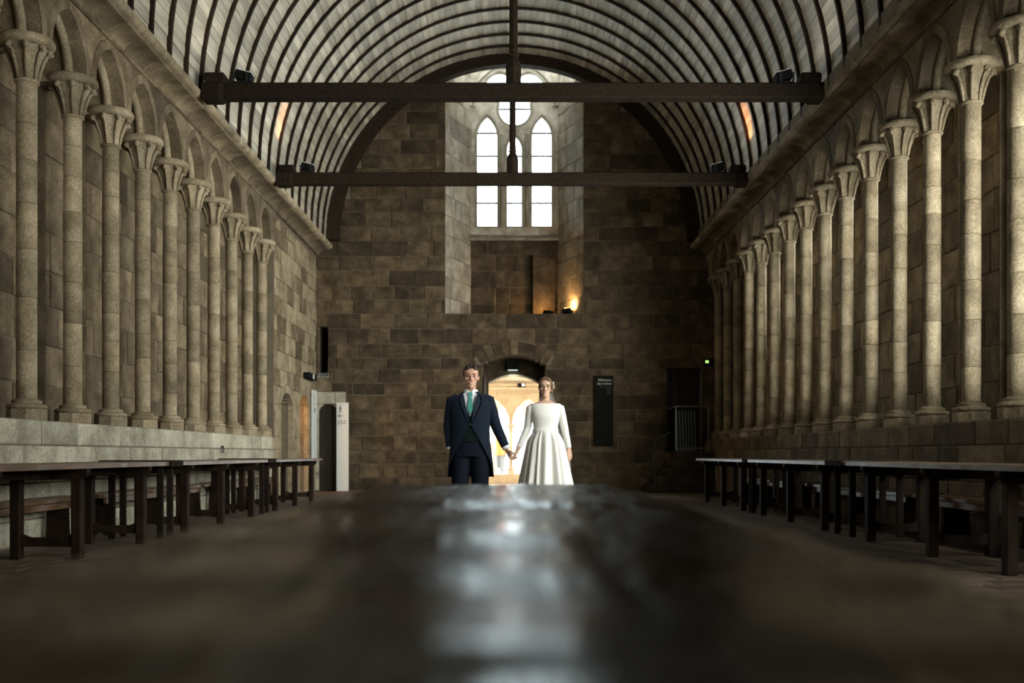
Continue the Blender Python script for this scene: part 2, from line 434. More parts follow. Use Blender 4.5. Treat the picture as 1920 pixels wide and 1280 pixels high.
for p in planks[:300]:
    mb = MB(); plank_mb(*p, mb); t = (p[0]+p[1])/2
    mb.build('plank', W_PLANK, ceiling, loc=(CX-VR*math.cos(t), (p[2]+p[3])/2, VZ+VR*math.sin(t)))
mb = MB()
for p in planks[300:]: plank_mb(*p, mb)
mb.build('plank_rest', W_PLANK, ceiling)['kind'] = 'stuff'
mb = MB(); n = 60
rr = lambda R, y: [(CX-R*math.cos(PI*i/n), y, VZ+R*math.sin(PI*i/n)) for i in range(n+1)]
a, b, c, d = rr(VR-0.05, -0.027), rr(VR-0.05, 0.027), rr(VR+0.02, 0.027), rr(VR+0.02, -0.027)
mb.quadstrip([[a[i], b[i], c[i], d[i]] for i in range(n+1)])
rib_me = mb.mesh('rib', W_RIB)
for k in range(24): link('rib', rib_me, ceiling, (0, 22.85-SP*k, 0))

# ---- end wall (far) with window niche, doorway, slot
far_cuts = [rectcut(-1.53, 1.745, 4.185, 10.95), archcut(-0.657, 0.86, 2.98, 0.23), rectcut(-4.54, -4.31, 2.67, 3.88), rectcut(3.72, 4.55, 0.9, 2.9)]
far_edges = [-1.53, 1.745, -0.657, 0.86, -4.54, -4.31, 3.72, 4.55] + [-0.657+1.517*i/12 for i in range(1, 12)]
mb = MB()
plate(mb, PB(YF+0.012), -5.7, 5.9, -0.2, 11.0, -1.4, 0.0, far_cuts, far_edges, n=2)
wall_back = mb.build('wall_back', S_MORTAR); tag(wall_back, kind='structure')
rng = random.Random(3)
# voussoirs of the doorway arch
dm, dhw, drise = 0.1015, 0.7585, 0.23
DR = (dhw**2+drise**2)/(2*drise); dcz = 2.98+drise-DR
amax = math.asin(dhw/DR); jobs = []
nv = 9
for i in range(nv):
    a0 = -amax+2*amax*i/nv+0.004; a1 = -amax+2*amax*(i+1)/nv-0.004; ro = DR+rng.uniform(0.30, 0.44)
    poly = [(dm+R*math.sin(t), dcz+R*math.cos(t)) for R, t in ((DR, a0), (DR, (a0+a1)/2), (DR, a1), (ro, a1), (ro, (a0+a1)/2), (ro, a0))]
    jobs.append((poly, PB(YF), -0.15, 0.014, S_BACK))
def vouss_cut(u):
    s = (u-dm)
    if abs(s) > (DR+0.30)*math.sin(amax): return None
    return (-1 if abs(s) < dhw else 2.97, dcz+math.sqrt((DR+0.33)**2-s*s))
bl_cuts = far_cuts[:1]+[vouss_cut]+far_cuts[1:]+[rectcut(-4.62, -3.87, -1, 2.33)]
courses = []
z = 0.0
for h in [0.30, 0.33, 0.30, 0.36, 0.33, 0.30, 0.34, 0.29, 0.32, 0.26, 0.34, 0.36, 0.355, 0.33]: courses.append(h); z += h
while z < 10.3: h = rng.uniform(0.31, 0.37); courses.append(h); z += h
polys = ashlar(-4.6, 4.95, 0.0, courses, 0.40, 0.86, bl_cuts, [-1.53, 1.745, -0.657, 0.86, -4.54, -4.31, 3.72, 4.55, -3.87], rng=rng)
for p in polys:
    cu = sum(q[0] for q in p)/len(p); cv = sum(q[1] for q in p)/len(p)
    if cv > VZ and math.hypot(cu-CX, cv-VZ) > VR-0.05: continue
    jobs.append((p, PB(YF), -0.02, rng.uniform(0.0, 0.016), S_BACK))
emit(wall_back, jobs, 'stone_block')
# splayed jambs and back of the window niche
YW = 25.05
JL = (Vector((-1.53, YF, 0)), Vector((-0.97, YW-0.1, 0))); JR = (Vector((1.745, YF, 0)), Vector((1.20, YW-0.1, 0)))
def PJ(A, B, sgn):
    d = (B-A).normalized(); nrm = Vector((d.y, -d.x, 0))*sgn
    return lambda u, v, w: tuple(A + d*u + nrm*w + Vector((0, 0, v)))
jobs = []; core = MB()
for (A, B), sgn in ((JL, 1), (JR, -1)):
    ln = (B-A).length; P = PJ(A, B, sgn)
    core.prism([(-0.0, 4.1), (ln+0.2, 4.1), (ln+0.2, 11), (-0.0, 11)], P, -0.6, -0.012)
    cs = []; z = 4.185
    while z < 10.5: h = rng.uniform(0.40, 0.52); cs.append(h); z += h
    for p in ashlar(0.0, ln, 4.185, cs, 0.38, 0.72, rng=rng): jobs.append((p, P, -0.05, rng.uniform(-0.002, 0.012), S_JAMB))
# rear panel under the window, with a blocked doorway in it
P = PB(YW-0.12)
cut = rectcut(-0.35, 0.56, 4.1, 5.85)
plate(core, P, -1.2, 1.4, 4.0, 6.22, -0.5, -0.012, [cut], [-0.35, 0.56], n=2)
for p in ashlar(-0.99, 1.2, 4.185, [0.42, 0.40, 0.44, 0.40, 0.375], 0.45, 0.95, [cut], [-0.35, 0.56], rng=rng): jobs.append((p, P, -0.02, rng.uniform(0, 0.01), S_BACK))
core.box((-0.5, YW+0.04, 4.1), (0.7, YW+0.2, 5.9))
P2 = PB(YW+0.03)
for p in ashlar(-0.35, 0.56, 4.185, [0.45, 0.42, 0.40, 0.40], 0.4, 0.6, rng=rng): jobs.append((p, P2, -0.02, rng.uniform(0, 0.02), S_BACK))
core.box((-1.53, YF+0.02, 4.0), (1.745, YW, 4.183))
jl = core.build('niche_core', S_MORTAR, wall_back)
for j in jobs: block('niche_stone', *j, wall_back)
block('window_sill', [(-1.0, 6.20), (1.22, 6.20), (1.22, 6.26), (-1.0, 6.26)], PB(YW-0.12), -0.3, 0.06, S_JAMB, wall_back)
mb = MB(); mb.quadstrip([[(-1.0, YW-0.14, 6.255), (1.2, YW-0.14, 6.255), (1.2, YW+0.2, 6.255), (-1.0, YW+0.2, 6.255)], [(-1.0, YW-0.10, 6.27), (1.2, YW-0.10, 6.27), (1.2, YW+0.2, 6.60), (-1.0, YW+0.2, 6.60)]])
mb.v[4] = (-1.0, YW-0.12, 6.27); mb.v[5] = (1.2, YW-0.12, 6.27); mb.v[6] = (1.2, YW+0.1, 6.53); mb.v[7] = (-1.0, YW+0.1, 6.53)
mb.build('sloping_sill', S_JAMB, wall_back)
# upright slab beside the blocked doorway, lit by the floodlight
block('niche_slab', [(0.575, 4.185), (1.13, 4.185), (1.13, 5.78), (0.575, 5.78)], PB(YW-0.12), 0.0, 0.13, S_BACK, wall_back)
# timber arch against the end wall
mb = MB(); n = 60; cz, R0, R1, ya, yb = 5.9, 4.10, 4.46, 23.34, YF-0.005
pt = lambda R, i, y: (CX-R*math.cos(PI*i/n), y, cz+R*math.sin(PI*i/n))
mb.quadstrip([[pt(R0, i, ya), pt(R0, i, yb), pt(R1, i, yb), pt(R1, i, ya)] for i in range(n+1)])
mb.build('wall_arch', W_RIB, wall_back)

# ---- tracery window
SW = F_PX/YW
WX = lambda px: (px-VPX)/SW
WZ = lambda py: EYE+(VPY-py)/SW
window = empty('window_1', (0.11, YW, 6.5)); tag(window, kind='structure')
def lancet(x0, x1, yb, ys, ya, n=8):
    xm = (x0+x1)/2; hw = (x1-x0)/2; rise = ys-ya
    c = (rise*rise-hw*hw)/(2*hw); r = hw+c; pts = [(x0, yb), (x1, yb)]
    th = math.acos(max(-1, min(1, c/r)))
    pts += [(xm-c+r*math.cos(th*i/n), ys-r*math.sin(th*i/n)) for i in range(n+1)]
    pts += [(xm+c-r*math.cos(th*i/n), ys-r*math.sin(th*i/n)) for i in range(n-1, -1, -1)]
    return pts
def trefoil(n=60):
    discs = [(965, 207, 31.5), (937, 165, 29), (993, 165, 29)]; pts = []
    for i in range(n):
        t = 2*PI*i/n; best = 0
        for cx, cy, r in discs:
            dx, dy = 965-cx, 184-cy; bb = dx*math.cos(t)+dy*math.sin(t); cc = dx*dx+dy*dy-r*r; D = bb*bb-cc
            if D >= 0:
                s1 = -bb+math.sqrt(D); s0 = -bb-math.sqrt(D)
                if s0 <= best+2 or s0 <= 3: best = max(best, s1)
        pts.append((965+best*math.cos(t), 184+best*math.sin(t)))
    return pts
holes = [lancet(893, 934, 427, 258, 217), lancet(949, 980, 427, 280, 253), lancet(995.5, 1036, 427, 258, 217), trefoil()]
def curve_plate(name, outer, holes, depth, bevel=0.0):
    cu = bpy.data.curves.new(name, 'CURVE'); cu.dimensions = '2D'; cu.fill_mode = 'BOTH'; cu.extrude = depth/2; cu.bevel_depth = bevel; cu.bevel_resolution = 1
    for pts in [outer]+holes:
        s = cu.splines.new('POLY'); s.points.add(len(pts)-1); s.use_cyclic_u = True
        for p, q in zip(s.points, pts): p.co = (q[0], q[1], 0, 1)
    ob = bpy.data.objects.new(name, cu); COL.objects.link(ob)
    me = bpy.data.meshes.new_from_object(ob.evaluated_get(bpy.context.evaluated_depsgraph_get()))
    bpy.data.objects.remove(ob); bpy.data.curves.remove(cu); return me
wpt = lambda pts: [(WX(x)-0.11, WZ(y)-6.5) for x, y in pts]
outer = [(870, 440), (1060, 440), (1060, 90), (870, 90)]
me = curve_plate('tracery', wpt(outer), [wpt(h) for h in holes], 0.16, 0.03); me.materials.append(S_JAMB)
o = link('tracery', me, window); o.rotation_euler = (PI/2, 0, 0); o.location = (0, 0.0, 0)
for (x0, x1) in ((938, 944.5), (984.5, 991)):       # mullion rolls
    mb = MB(); mb.tube([(WX((x0+x1)/2), YW-0.13, WZ(428)), (WX((x0+x1)/2), YW-0.13, WZ(255))], 0.042, 10); mb.build('mullion', S_JAMB, window, smooth=True)
for h in holes:
    mb = MB(); pts = [(WX(x)+(0.012 if x > sum(q[0] for q in h)/len(h) else -0.012), YW-0.1, WZ(y)) for x, y in h]; pts.append(pts[0])
    mb.tube(pts, 0.028, 6, up=(0, 1, 0)); mb.build('moulding', S_JAMB, window)
for rr_, w in ((82, 0.06), (74, 0.045)):
    mb = MB(); mb.tube([(WX(963-rr_*math.cos(PI*i/24)), YW-0.16+(0.06 if rr_ == 74 else 0), WZ(203-rr_*math.sin(PI*i/24))) for i in range(25)], w, 8, up=(0, 1, 0)); mb.build('archivolt', S_JAMB, window)
BARS = [250, 293, 337, 381]
for (x0, x1, top, bars) in ((893, 934, 217, BARS), (949, 980, 253, BARS[1:]), (995.5, 1036, 217, BARS), (908, 1022, 133, [205])):
    bot = 427 if bars[-1] > 300 else 240
    seq = [top-3]+bars+[bot+2]
    for a, b in zip(seq[:-1], seq[1:]):
        MB().box((WX(x0-3), YW+0.02, WZ(b)), (WX(x1+3), YW+0.028, WZ(a))).build('pane', GLASS, window)
    for yb in bars:
        mb = MB(); mb.tube([(WX(x0-2), YW, WZ(yb)), (WX(x1+2), YW, WZ(yb))], 0.026, 6); mb.build('saddle_bar', IRON, window)

# ---- doorway passage, inner arch, gallery and cloister beyond
mb = MB()
plate(mb, PB(24.62), -1.3, 1.5, -0.2, 3.6, -0.2, 0.0, [archcut(-0.53, 0.73, 2.60, 0.20)], [-0.53+1.26*i/14 for i in range(15)], n=2)
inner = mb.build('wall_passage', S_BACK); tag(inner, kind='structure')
mb = MB(); AR = (0.63**2+0.2**2)/(0.4); 
mb.tube([(0.1+AR*math.sin(t), 24.60, 2.80-AR+AR*math.cos(t)) for t in [math.asin(0.63/AR)*(i/10-1) for i in range(21)]], 0.022, 6, up=(0, 1, 0)); mb.build('arch_trim', S_WARM, inner)
# wooden door leaf opened against the left reveal of the doorway
t = empty('open_door', (-0.6, 23.75, 0)); tag(t, 'dark wooden door leaf folded back inside the lit doorway', 'door')
for k in range(4): MB().cbox((-0.64, 23.72+0.2*k, 0.02), (-0.59, 23.915+0.2*k, 2.75), 0.006).build('board', W_DOOR, t)
for z in (0.5, 2.2): MB().box((-0.592, 23.74, z), (-0.584, 24.48, z+0.05)).build('hinge_strap', IRON, t)
gal = MB()
gal.box((-2.6, 25.0, -0.2), (2.8, 31.0, 0.0)); 
gal_floor = gal.build('floor_gallery', S_WARM); tag(gal_floor, kind='structure')
gc = MB().box((-2.6, 24.95, 2.93), (2.8, 28.75, 3.05)).box((-2.7, 24.95, -0.1), (-2.5, 28.75, 3.0)).box((2.7, 24.95, -0.1), (2.9, 28.75, 3.0)).build('ceiling_gallery', S_WARM); tag(gc, kind='structure')
ground = MB().box((-30, 30.9, -0.25), (30, 70, -0.02)).build('ground', plain('gravel_court', (0.55, 0.53, 0.48), 0.9, noise=0.2, nscale=8)); tag(ground, kind='structure')
CY = 28.5; SCY = F_PX/CY
def cloister(y, xs, name, z_cap=1.71, thick=0.12):
    mb = MB(); cuts = []; ed = []
    for a, b in zip(xs[:-1], xs[1:]):
        hw = (b-a)/2-0.03; m = (a+b)/2; c = (0.75**2-hw*hw)/(2*hw)
        def f(u, m=m, hw=hw, c=c):
            s = abs(u-m)
            return None if s >= hw else (-1, z_cap+math.sqrt(max((hw+c)**2-(s+c)**2, 0)))
        cuts.append(f); ed += [m-hw+2*hw*i/20 for i in range(21)]
    plate(mb, PB(y), xs[0], xs[-1], z_cap, 2.95, -thick, 0.0, cuts, ed, n=2)
    w = mb.build(name, S_WARM); tag(w, kind='structure')
    for a, b in zip(xs[:-1], xs[1:]):
        hw = (b-a)/2-0.03; m = (a+b)/2; c = (0.75**2-hw*hw)/(2*hw); r = hw+c; th = math.acos(c/r)
        pts = [(m-c+r*math.cos(th*i/10), y-0.01, z_cap+r*math.sin(th*i/10)) for i in range(11)] + [(m+c-r*math.cos(th*i/10), y-0.01, z_cap+r*math.sin(th*i/10)) for i in range(9, -1, -1)]
        mb = MB(); mb.tube(pts, 0.022, 6, up=(0, 1, 0)); mb.build('arch_moulding', S_WARM, w)
    return w
X0 = (958-VPX)/SCY
w1 = cloister(CY, [X0-2, X0-1, X0, X0+1, X0+2], 'wall_cloister')
for z0, z1, dpt in ((2.70, 2.76, 0.05), (2.80, 2.86, 0.09)): MB().box((X0-2, CY-dpt, z0), (X0+2, CY, z1)).build('string_course', S_WARM, w1)
sc_me = MB()
sc_me.tube([(0.075*math.cos(PI+PI*i/8), 0, 0.075*math.sin(PI+PI*i/8)) for i in range(9)], 0.016, 6, up=(0, 1, 0)); sc_me.ell((0, 0, -0.02), (0.028, 0.02, 0.028), 8, 5)
sc_me = sc_me.mesh('scallop', S_WARM)
for k in range(21): link('scallop', sc_me, w1, (X0-1.75+0.175*k, CY-0.012, 2.66))
w2 = cloister(CY+0.9, [X0-2.5, X0-1.5, X0-0.5, X0+0.5, X0+1.5, X0+2.5], 'wall_cloister_outer')
low = MB().box((X0-2.5, CY-0.18, 0.0), (X0+2.5, CY+1.1, 0.29)).build('wall_low', S_WARM); tag(low, kind='structure')
def colonnette(x, y, label):
    t = empty('cloister_column', (x, y, 0.29)); tag(t, label, 'column', 'cloister columns outside the doorway')
    MB().lathe([(0.115, 0.29), (0.115, 0.43)], 8, (x, y, 0)).build('plinth_block', S_WARM, t)
    MB().lathe([(0.10, 0.43), (0.105, 0.45), (0.085, 0.48), (0.065, 0.50)], 16, (x, y, 0)).build('base_moulding', S_WARM, t, smooth=True)
    MB().lathe([(0.06, 0.49), (0.06, 1.56)], 16, (x, y, 0)).build('shaft', S_WARM, t, smooth=True)
    MB().lathe([(0.06, 1.54), (0.075, 1.56), (0.062, 1.58), (0.08, 1.62), (0.13, 1.66), (0.15, 1.67), (0.155, 1.70), (0.14, 1.712)], 16, (x, y, 0)).build('capital', S_WARM, t, smooth=True)
colonnette(X0, CY+0.06, 'pale cloister column seen between the couple behind their hands')
colonnette(X0-1, CY+0.06, 'pale cloister column hidden behind the suited person')
colonnette(X0+1, CY+0.06, 'pale cloister column hidden behind the white dress')
colonnette(X0-0.5, CY+0.96, 'warm cloister column beside the orange jacket in the lit doorway')
colonnette(X0+0.5, CY+0.96, 'cloister column behind the raised white sleeve in the lit doorway')
area('added_gallery_fill', (0.1, 26.3, 2.85), (math.radians(42), 0, 0), 2.4, 0.3, 110, (1.0, 0.82, 0.58))  # unseen warm fill light, added to brighten the arcade face

# ---- side walls
def arch_geo(bay):
    a = bay/2-0.115; rise = 0.53; c = (rise*rise-a*a)/(2*a); return a, c, a+c
def side_wall(name, P_, xin, side, ys, y_end, S_low):
    """plinth, recessed wall, arcade spandrels and cornice of one long wall; side=+1 grows towards +x from the left wall"""
    rng = random.Random(11 if side > 0 else 23)
    core = MB()
    P = P_(xin); back = -0.60
    def bx(w0, w1, y0, y1, z0, z1): core.prism([(y0, z0), (y1, z0), (y1, z1), (y0, z1)], P, w0, w1)
    bx(-1.05, -0.012, Y0, y_end, -0.2, PZ)                      # plinth core
    bx(-1.05, back-0.012, Y0, y_end, PZ, 5.6)                # recess core
    bx(-1.05, -0.03, Y0, YF+0.02, 5.50, 6.12)                  # above the arcade
    bx(-1.05, 0.19, Y0, YF+0.02, 5.87, 6.12)
    jobs = []
    # plinth stones
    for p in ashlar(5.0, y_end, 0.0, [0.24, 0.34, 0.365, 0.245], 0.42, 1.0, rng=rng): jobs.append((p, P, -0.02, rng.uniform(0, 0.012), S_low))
    # recessed wall behind the columns
    cs = []; z = PZ
    while z < 5.4: h = rng.uniform(0.34, 0.46); cs.append(h); z += h
    Pb = P_(xin+side*back)
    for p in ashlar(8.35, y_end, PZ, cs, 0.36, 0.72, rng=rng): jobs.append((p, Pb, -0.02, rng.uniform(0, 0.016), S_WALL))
    return core, jobs, P
def finish_wall(core, jobs, P, name, ys, bay, xin, side):
    wall = core.build(name, S_MORTAR); tag(wall, kind='structure')
    emit(wall, jobs, 'stone_block')
    rng = random.Random(5)
    a, c, r = arch_geo(bay); wd = 0.105; n = 9
    zout = lambda s: ZA + math.sqrt(max((r+wd)**2-(s+c)**2, 0))
    mids = [y+bay/2 for y in ys]
    if name == 'wall_left': mids = mids[:]
    for i, m in enumerate([ys[0]-bay/2]+mids):
        last = (i == len(mids))
        ti = math.acos(c/r); to = math.acos(c/(r+wd))
        for sg in (1, -1):
            inn = [(m+sg*(-c+r*math.cos(ti*k/n)), ZA+r*math.sin(ti*k/n)) for k in range(n+1)]
            out = [(m+sg*(-c+(r+wd)*math.cos(to*k/n)), ZA+(r+wd)*math.sin(to*k/n)) for k in range(n+1)]
            if last and sg == 1: continue
            block('arch_stone', inn+out[::-1], P, -0.585, 0.004, S_WALL, wall, ch=0.008)
        mb = MB(); w = -0.19
        pts = [(m+s_*(-c+(r-0.012)*math.cos(ti*k/n)), ZA+(r-0.012)*math.sin(ti*k/n)) for s_, rng_ in ((1, range(n+1)), (-1, range(n-1, -1, -1))) for k in rng_]
        mb.tube([P(u, v, w) for u, v in pts], 0.048, 10, up=(1, 0, 0)); mb.build('arch_roll', S_COL, wall, smooth=True)
        if i > 0:
            y = ys[i-1]; lo = [(u, zout(abs(u-(y-bay/2))) if u < y else zout(abs(u-(y+bay/2)))) for u in [y-bay/2+bay*k/24 for k in range(25)]]
            if last: lo = [q for q in lo if q[0] <= y+0.36]
            lo = [(u, min(max(v, ZA), ZS-0.01)) for u, v in lo]
            block('spandrel_stone', lo+[(lo[-1][0], ZS), (lo[0][0], ZS)], P, -0.57, 0.0, S_WALL, wall, ch=0.006)
    # slanted reveals behind the columns with the slit windows on their far side
    for y in (WIN_L if name == 'wall_left' else WIN_R):
        tri = [(-0.49, y-0.02), (-0.60, y-0.02), (-0.60, y+0.22)]
        mb = MB(); mb.quadstrip([[P(q[1], z, q[0]) for q in tri] for z in (PZ, 5.0)]); mb.build('reveal_pier', S_WALL, wall)
        mb = MB(); mb.quadstrip([[P(yy, z, w) for w, yy in ((-0.495, y-0.005), (-0.59, y+0.20), (-0.585, y+0.205), (-0.488, y+0.0))] for z in (1.5, 4.8)]); mb.build('slit_pane', GLASS2, wall)
    # cornice: string course, cove stones, roll stones
    def extr(nm, prof, y0, y1, mat, smooth=True):
        mb = MB(); mb.quadstrip([[P(y0, v, w) for w, v in prof], [P(y1, v, w) for w, v in prof]]); o = mb.build(nm, mat, wall, loc=P((y0+y1)/2, prof[0][1], prof[0][0])); return autosmooth(o, 35)
    cove = [(-0.05, 5.585), (0.03, 5.585), (0.035, 5.60), (0.055, 5.63), (0.09, 5.655), (0.14, 5.675), (0.20, 5.686), (0.26, 5.69), (0.27, 5.70), (0.27, 5.715), (-0.05, 5.715)]
    roll = [(0.1, 5.715), (0.27, 5.715)]+[(0.285+0.062*math.sin(t), 5.782-0.062*math.cos(t)) for t in [PI*k/9 for k in range(10)]]+[(0.27, 5.85), (0.27, 5.87), (0.1, 5.87)]
    string = [(-0.05, 5.55), (0.02, 5.55), (0.036, 5.562), (0.036, 5.574), (0.02, 5.586), (-0.05, 5.586)]
    for nm, prof, l0, l1, y0 in (('cove_stone', cove, 0.5, 0.62, 7.0), ('roll_stone', roll, 0.8, 1.1, 7.0), ('string_stone', string, 1.5, 2.2, 7.0)):
        y = YF
        while y > y0:
            l = rng.uniform(l0, l1); extr(nm, prof, y-l+0.007, y-0.002, S_WALL if nm != 'roll_stone' else S_COL); y -= l
        extr(nm, prof, Y0, y, S_WALL)
    return wall
NL = 10; BAYL = 1.03; YSL = [9.79-BAYL+BAYL*k for k in range(NL+1)]
NRC = 15; BAYR = 0.965; YSR = sorted([22.95-BAYR*k for k in range(NRC+1)])
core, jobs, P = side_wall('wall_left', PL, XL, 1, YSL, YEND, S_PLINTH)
# plain end of the left wall with two round-headed openings
PE = PL(XLE)
ecuts = [archcut(20.0, 21.1, 1.88, 0.24), archcut(21.78, 22.72, 1.93, 0.25)]
eedges = [20.0+1.1*i/12 for i in range(13)]+[21.78+0.94*i/12 for i in range(13)]
plate(core, PE, YEND, YF+0.02, -0.2, 6.0, -0.95, -0.012, ecuts, eedges, n=2)
core.prism([(19.9, -0.1), (21.2, -0.1), (21.2, 2.4), (19.9, 2.4)], PE, -0.95, -0.42)
rng = random.Random(17)
cs = [0.30, 0.34, 0.32, 0.25, 0.33, 0.31, 0.36]; z = sum(cs)
while z < 5.5: h = rng.uniform(0.30, 0.38); cs.append(h); z += h
for p in ashlar(YEND, YF, 0.0, cs, 0.40, 0.8, [archcut(19.85, 21.25, 1.88, 0.42), archcut(21.66, 22.84, 1.93, 0.40)], [19.85, 21.25, 21.66, 22.84], rng=rng): jobs.append((p, PE, -0.02, rng.uniform(0, 0.012), S_COL if rng.random() < 0.45 else S_WALL))
for a, b, sp, ri, nvv in ((20.0, 21.1, 1.88, 0.24, 7), (21.78, 22.72, 1.93, 0.25, 5)):
    m = (a+b)/2; hw = (b-a)/2; f0 = archcut(a, b, sp, ri); f1 = archcut(a-0.14, b+0.14, sp, ri+0.17)
    for k in range(nvv):
        us = [a-0.14+(b-a+0.28)*(k+j/4)/nvv for j in range(5)]; us[0] += 0.004; us[-1] -= 0.004
        lowr = [(m+(u-m)*hw/(hw+0.14), f0(min(max(m+(u-m)*hw/(hw+0.14), a), b))[1]) for u in us]; up = [(u, f1(u)[1]) for u in us]
        jobs.append((lowr+up[::-1], PE, -0.1, 0.006, S_PLINTH))
    for s0, s1 in ((a-0.14, a+0.006), (b-0.006, b+0.14)):
        z = 0.0
        for h in (0.45, 0.5, 0.46, sp-1.41-0.004): jobs.append(([(s0, z+0.004), (s1, z+0.004), (s1, z+h-0.004), (s0, z+h-0.004)], PE, -0.1, 0.006, S_PLINTH)); z += h
    if a < 21:
        for p in ashlar(19.98, 21.12, 0.0, [0.42, 0.42, 0.44, 0.40, 0.5], 0.4, 0.7, rng=rng): jobs.append((p, PE, -0.45, -0.41, S_PLINTH))
wall_left = finish_wall(core, jobs, P, 'wall_left', YSL, BAYL, XL, 1)
# orange-lit stair behind the second opening
mb = MB().box((-6.6, 21.5, -0.2), (-6.4, 23.2, 2.6)).box((-6.5, 21.4, -0.2), (-5.5, 21.6, 2.6)).box((-6.5, 22.95, -0.2), (-5.5, 23.15, 2.6)).box((-6.6, 21.4, 2.5), (-5.5, 23.2, 2.7)).box((-6.6, 21.4, -0.25), (-5.5, 23.2, 0))
stair = mb.build('wall_stair', S_WALL); tag(stair, kind='structure')
P3 = PR(-5.45)
for p in ashlar(21.6, 22.95, 0.0, [0.42, 0.40, 0.42, 0.40, 0.42, 0.4], 0.5, 0.9, rng=rng): block('stone_block', p, PL(-6.4), -0.02, 0.01, S_PLINTH, stair)
l = bpy.data.lights.new('assumed_stair_lamp', 'POINT'); l.energy = 95; l.color = (1.0, 0.46, 0.10); l.shadow_soft_size = 0.08  # unseen lamp, assumed from the orange light in the opening
lo = bpy.data.objects.new('assumed_stair_lamp', l); COL.objects.link(lo); lo.location = (-5.62, 21.98, 1.9)
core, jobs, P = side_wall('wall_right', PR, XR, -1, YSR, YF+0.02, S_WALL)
wall_right = finish_wall(core, jobs, P, 'wall_right', YSR, BAYR, XR, -1)
wf = MB().box((-5.7, Y0-0.3, -0.2), (5.9, Y0, 11)).build('wall_front', S_WALL); tag(wf, kind='structure')

# ---- wall columns
plinth_me = MB().quadstrip([[(R*math.cos(PI/8+PI*k/4), R*math.sin(PI/8+PI*k/4), z) for k in range(8)] for R, z in ((0.185, 0.0), (0.185, 0.10), (0.178, 0.112))]).mesh('plinth_block', S_COL)
base_me = MB().lathe([(0.165, 0.11), (0.185, 0.12), (0.19, 0.137), (0.178, 0.155), (0.15, 0.162), (0.138, 0.168), (0.135, 0.176), (0.142, 0.183), (0.138, 0.195), (0.112, 0.20), (0.10, 0.215)], 24).mesh('base_moulding', S_COL, True)
neck_me = MB().lathe([(0.095, -0.435), (0.112, -0.432), (0.12, -0.42), (0.112, -0.406), (0.095, -0.40)], 24).mesh('neck_ring', S_COL, True)
mb = MB(); n = 48; rings = []
for i in range(15):
    t = i/14; z = -0.41+0.34*t; R = 0.096+0.085*t**2.2
    rg = []
    for k in range(n):
        th = 2*PI*k/n; leaf = abs(math.cos(4*th)); m_ = 0.016*math.sin(PI*min(t*1.15, 1))*(leaf**0.6-0.45)+0.030*max(0, t-0.55)*leaf*2
        rg.append(((R+m_)*math.cos(th), (R+m_)*math.sin(th), z))
    rings.append(rg)
mb.quadstrip(rings)
for k in range(8):
    th = PI*k/4
    for (rr_, zz, s) in ((0.205, -0.105, 0.030), (0.222, -0.125, 0.022), (0.200, -0.135, 0.018)):
        mb.ell((rr_*math.cos(th), rr_*math.sin(th), zz), (s*1.1, s*1.1, s), 8, 6)
    mb.tube([(0.105*math.cos(th), 0.105*math.sin(th), -0.40), (0.128*math.cos(th), 0.128*math.sin(th), -0.28), (0.165*math.cos(th), 0.165*math.sin(th), -0.17), (0.21*math.cos(th), 0.21*math.sin(th), -0.11)], [0.012, 0.017, 0.018, 0.014], 6)
cap_me = mb.mesh('capital', S_COL, True)
aba = MB().lathe([(0.20, -0.085), (0.225, -0.08), (0.25, -0.066), (0.262, -0.045), (0.262, -0.02), (0.25, 0.0), (0.0, 0.0)], 32)
aba.box((-0.42, -0.15, -0.075), (-0.05, 0.15, -0.002))
aba_me = aba.mesh('abacus', S_COL)
aba_me.polygons.foreach_set('use_smooth', [len(p.vertices) == 4 for p in aba_me.polygons])
aba_me.set_sharp_from_angle(angle=math.radians(50))
def column(x, y, rot, label, group, rng):
    t = empty('stone_column', (x, y, PZ)); tag(t, label, 'column', group)
    def put(nm, me, z, r=0.0, s=1):
        o = bpy.data.objects.new(nm, me); COL.objects.link(o); o.parent = t; o.location = (0, 0, z-PZ); o.rotation_euler = (0, 0, r); return o
    put('plinth_block', plinth_me, PZ); put('base_moulding', base_me, PZ)
    z = PZ+0.205; top = ZA-0.425
    hs = []
    while z < top-0.02:
        h = rng.uniform(0.30, 0.52)
        if top-z-h < 0.22: h = top-z
        R = 0.096+rng.uniform(-0.002, 0.002)
        MB().lathe([(R-0.006, z+0.001), (R, z+0.007), (R, z+h-0.007), (R-0.006, z+h-0.001)], 24, (x, y, 0)).build('drum', S_COL, t)
        autosmooth(COL.objects[-1], 50) if False else None
        z += h
    put('neck_ring', neck_me, ZA); put('capital', cap_me, ZA, rot+rng.choice((0, PI/8))); put('abacus', aba_me, ZA, rot)
    for o in t.children:
        if o.name.startswith('drum'): autosmooth(o, 60)
    return t
rng = random.Random(29)
for i, y in enumerate(YSL):
    lab = 'stone wall column just beyond the left edge of the picture' if i == 0 else 'slender stone wall column, %s from the left edge of the picture' % ordinal(i-1)
    column(XLC, y, 0.0, lab, 'columns along the left wall', rng)
for i, y in enumerate(YSR):
    lab = 'stone wall column just beyond the right edge of the picture' if i == 0 and y < 8.9 else 'slender stone wall column, %s from the right edge of the picture' % ordinal(i-1)
    column(XRC, y, PI, lab, 'columns along the right wall', rng)
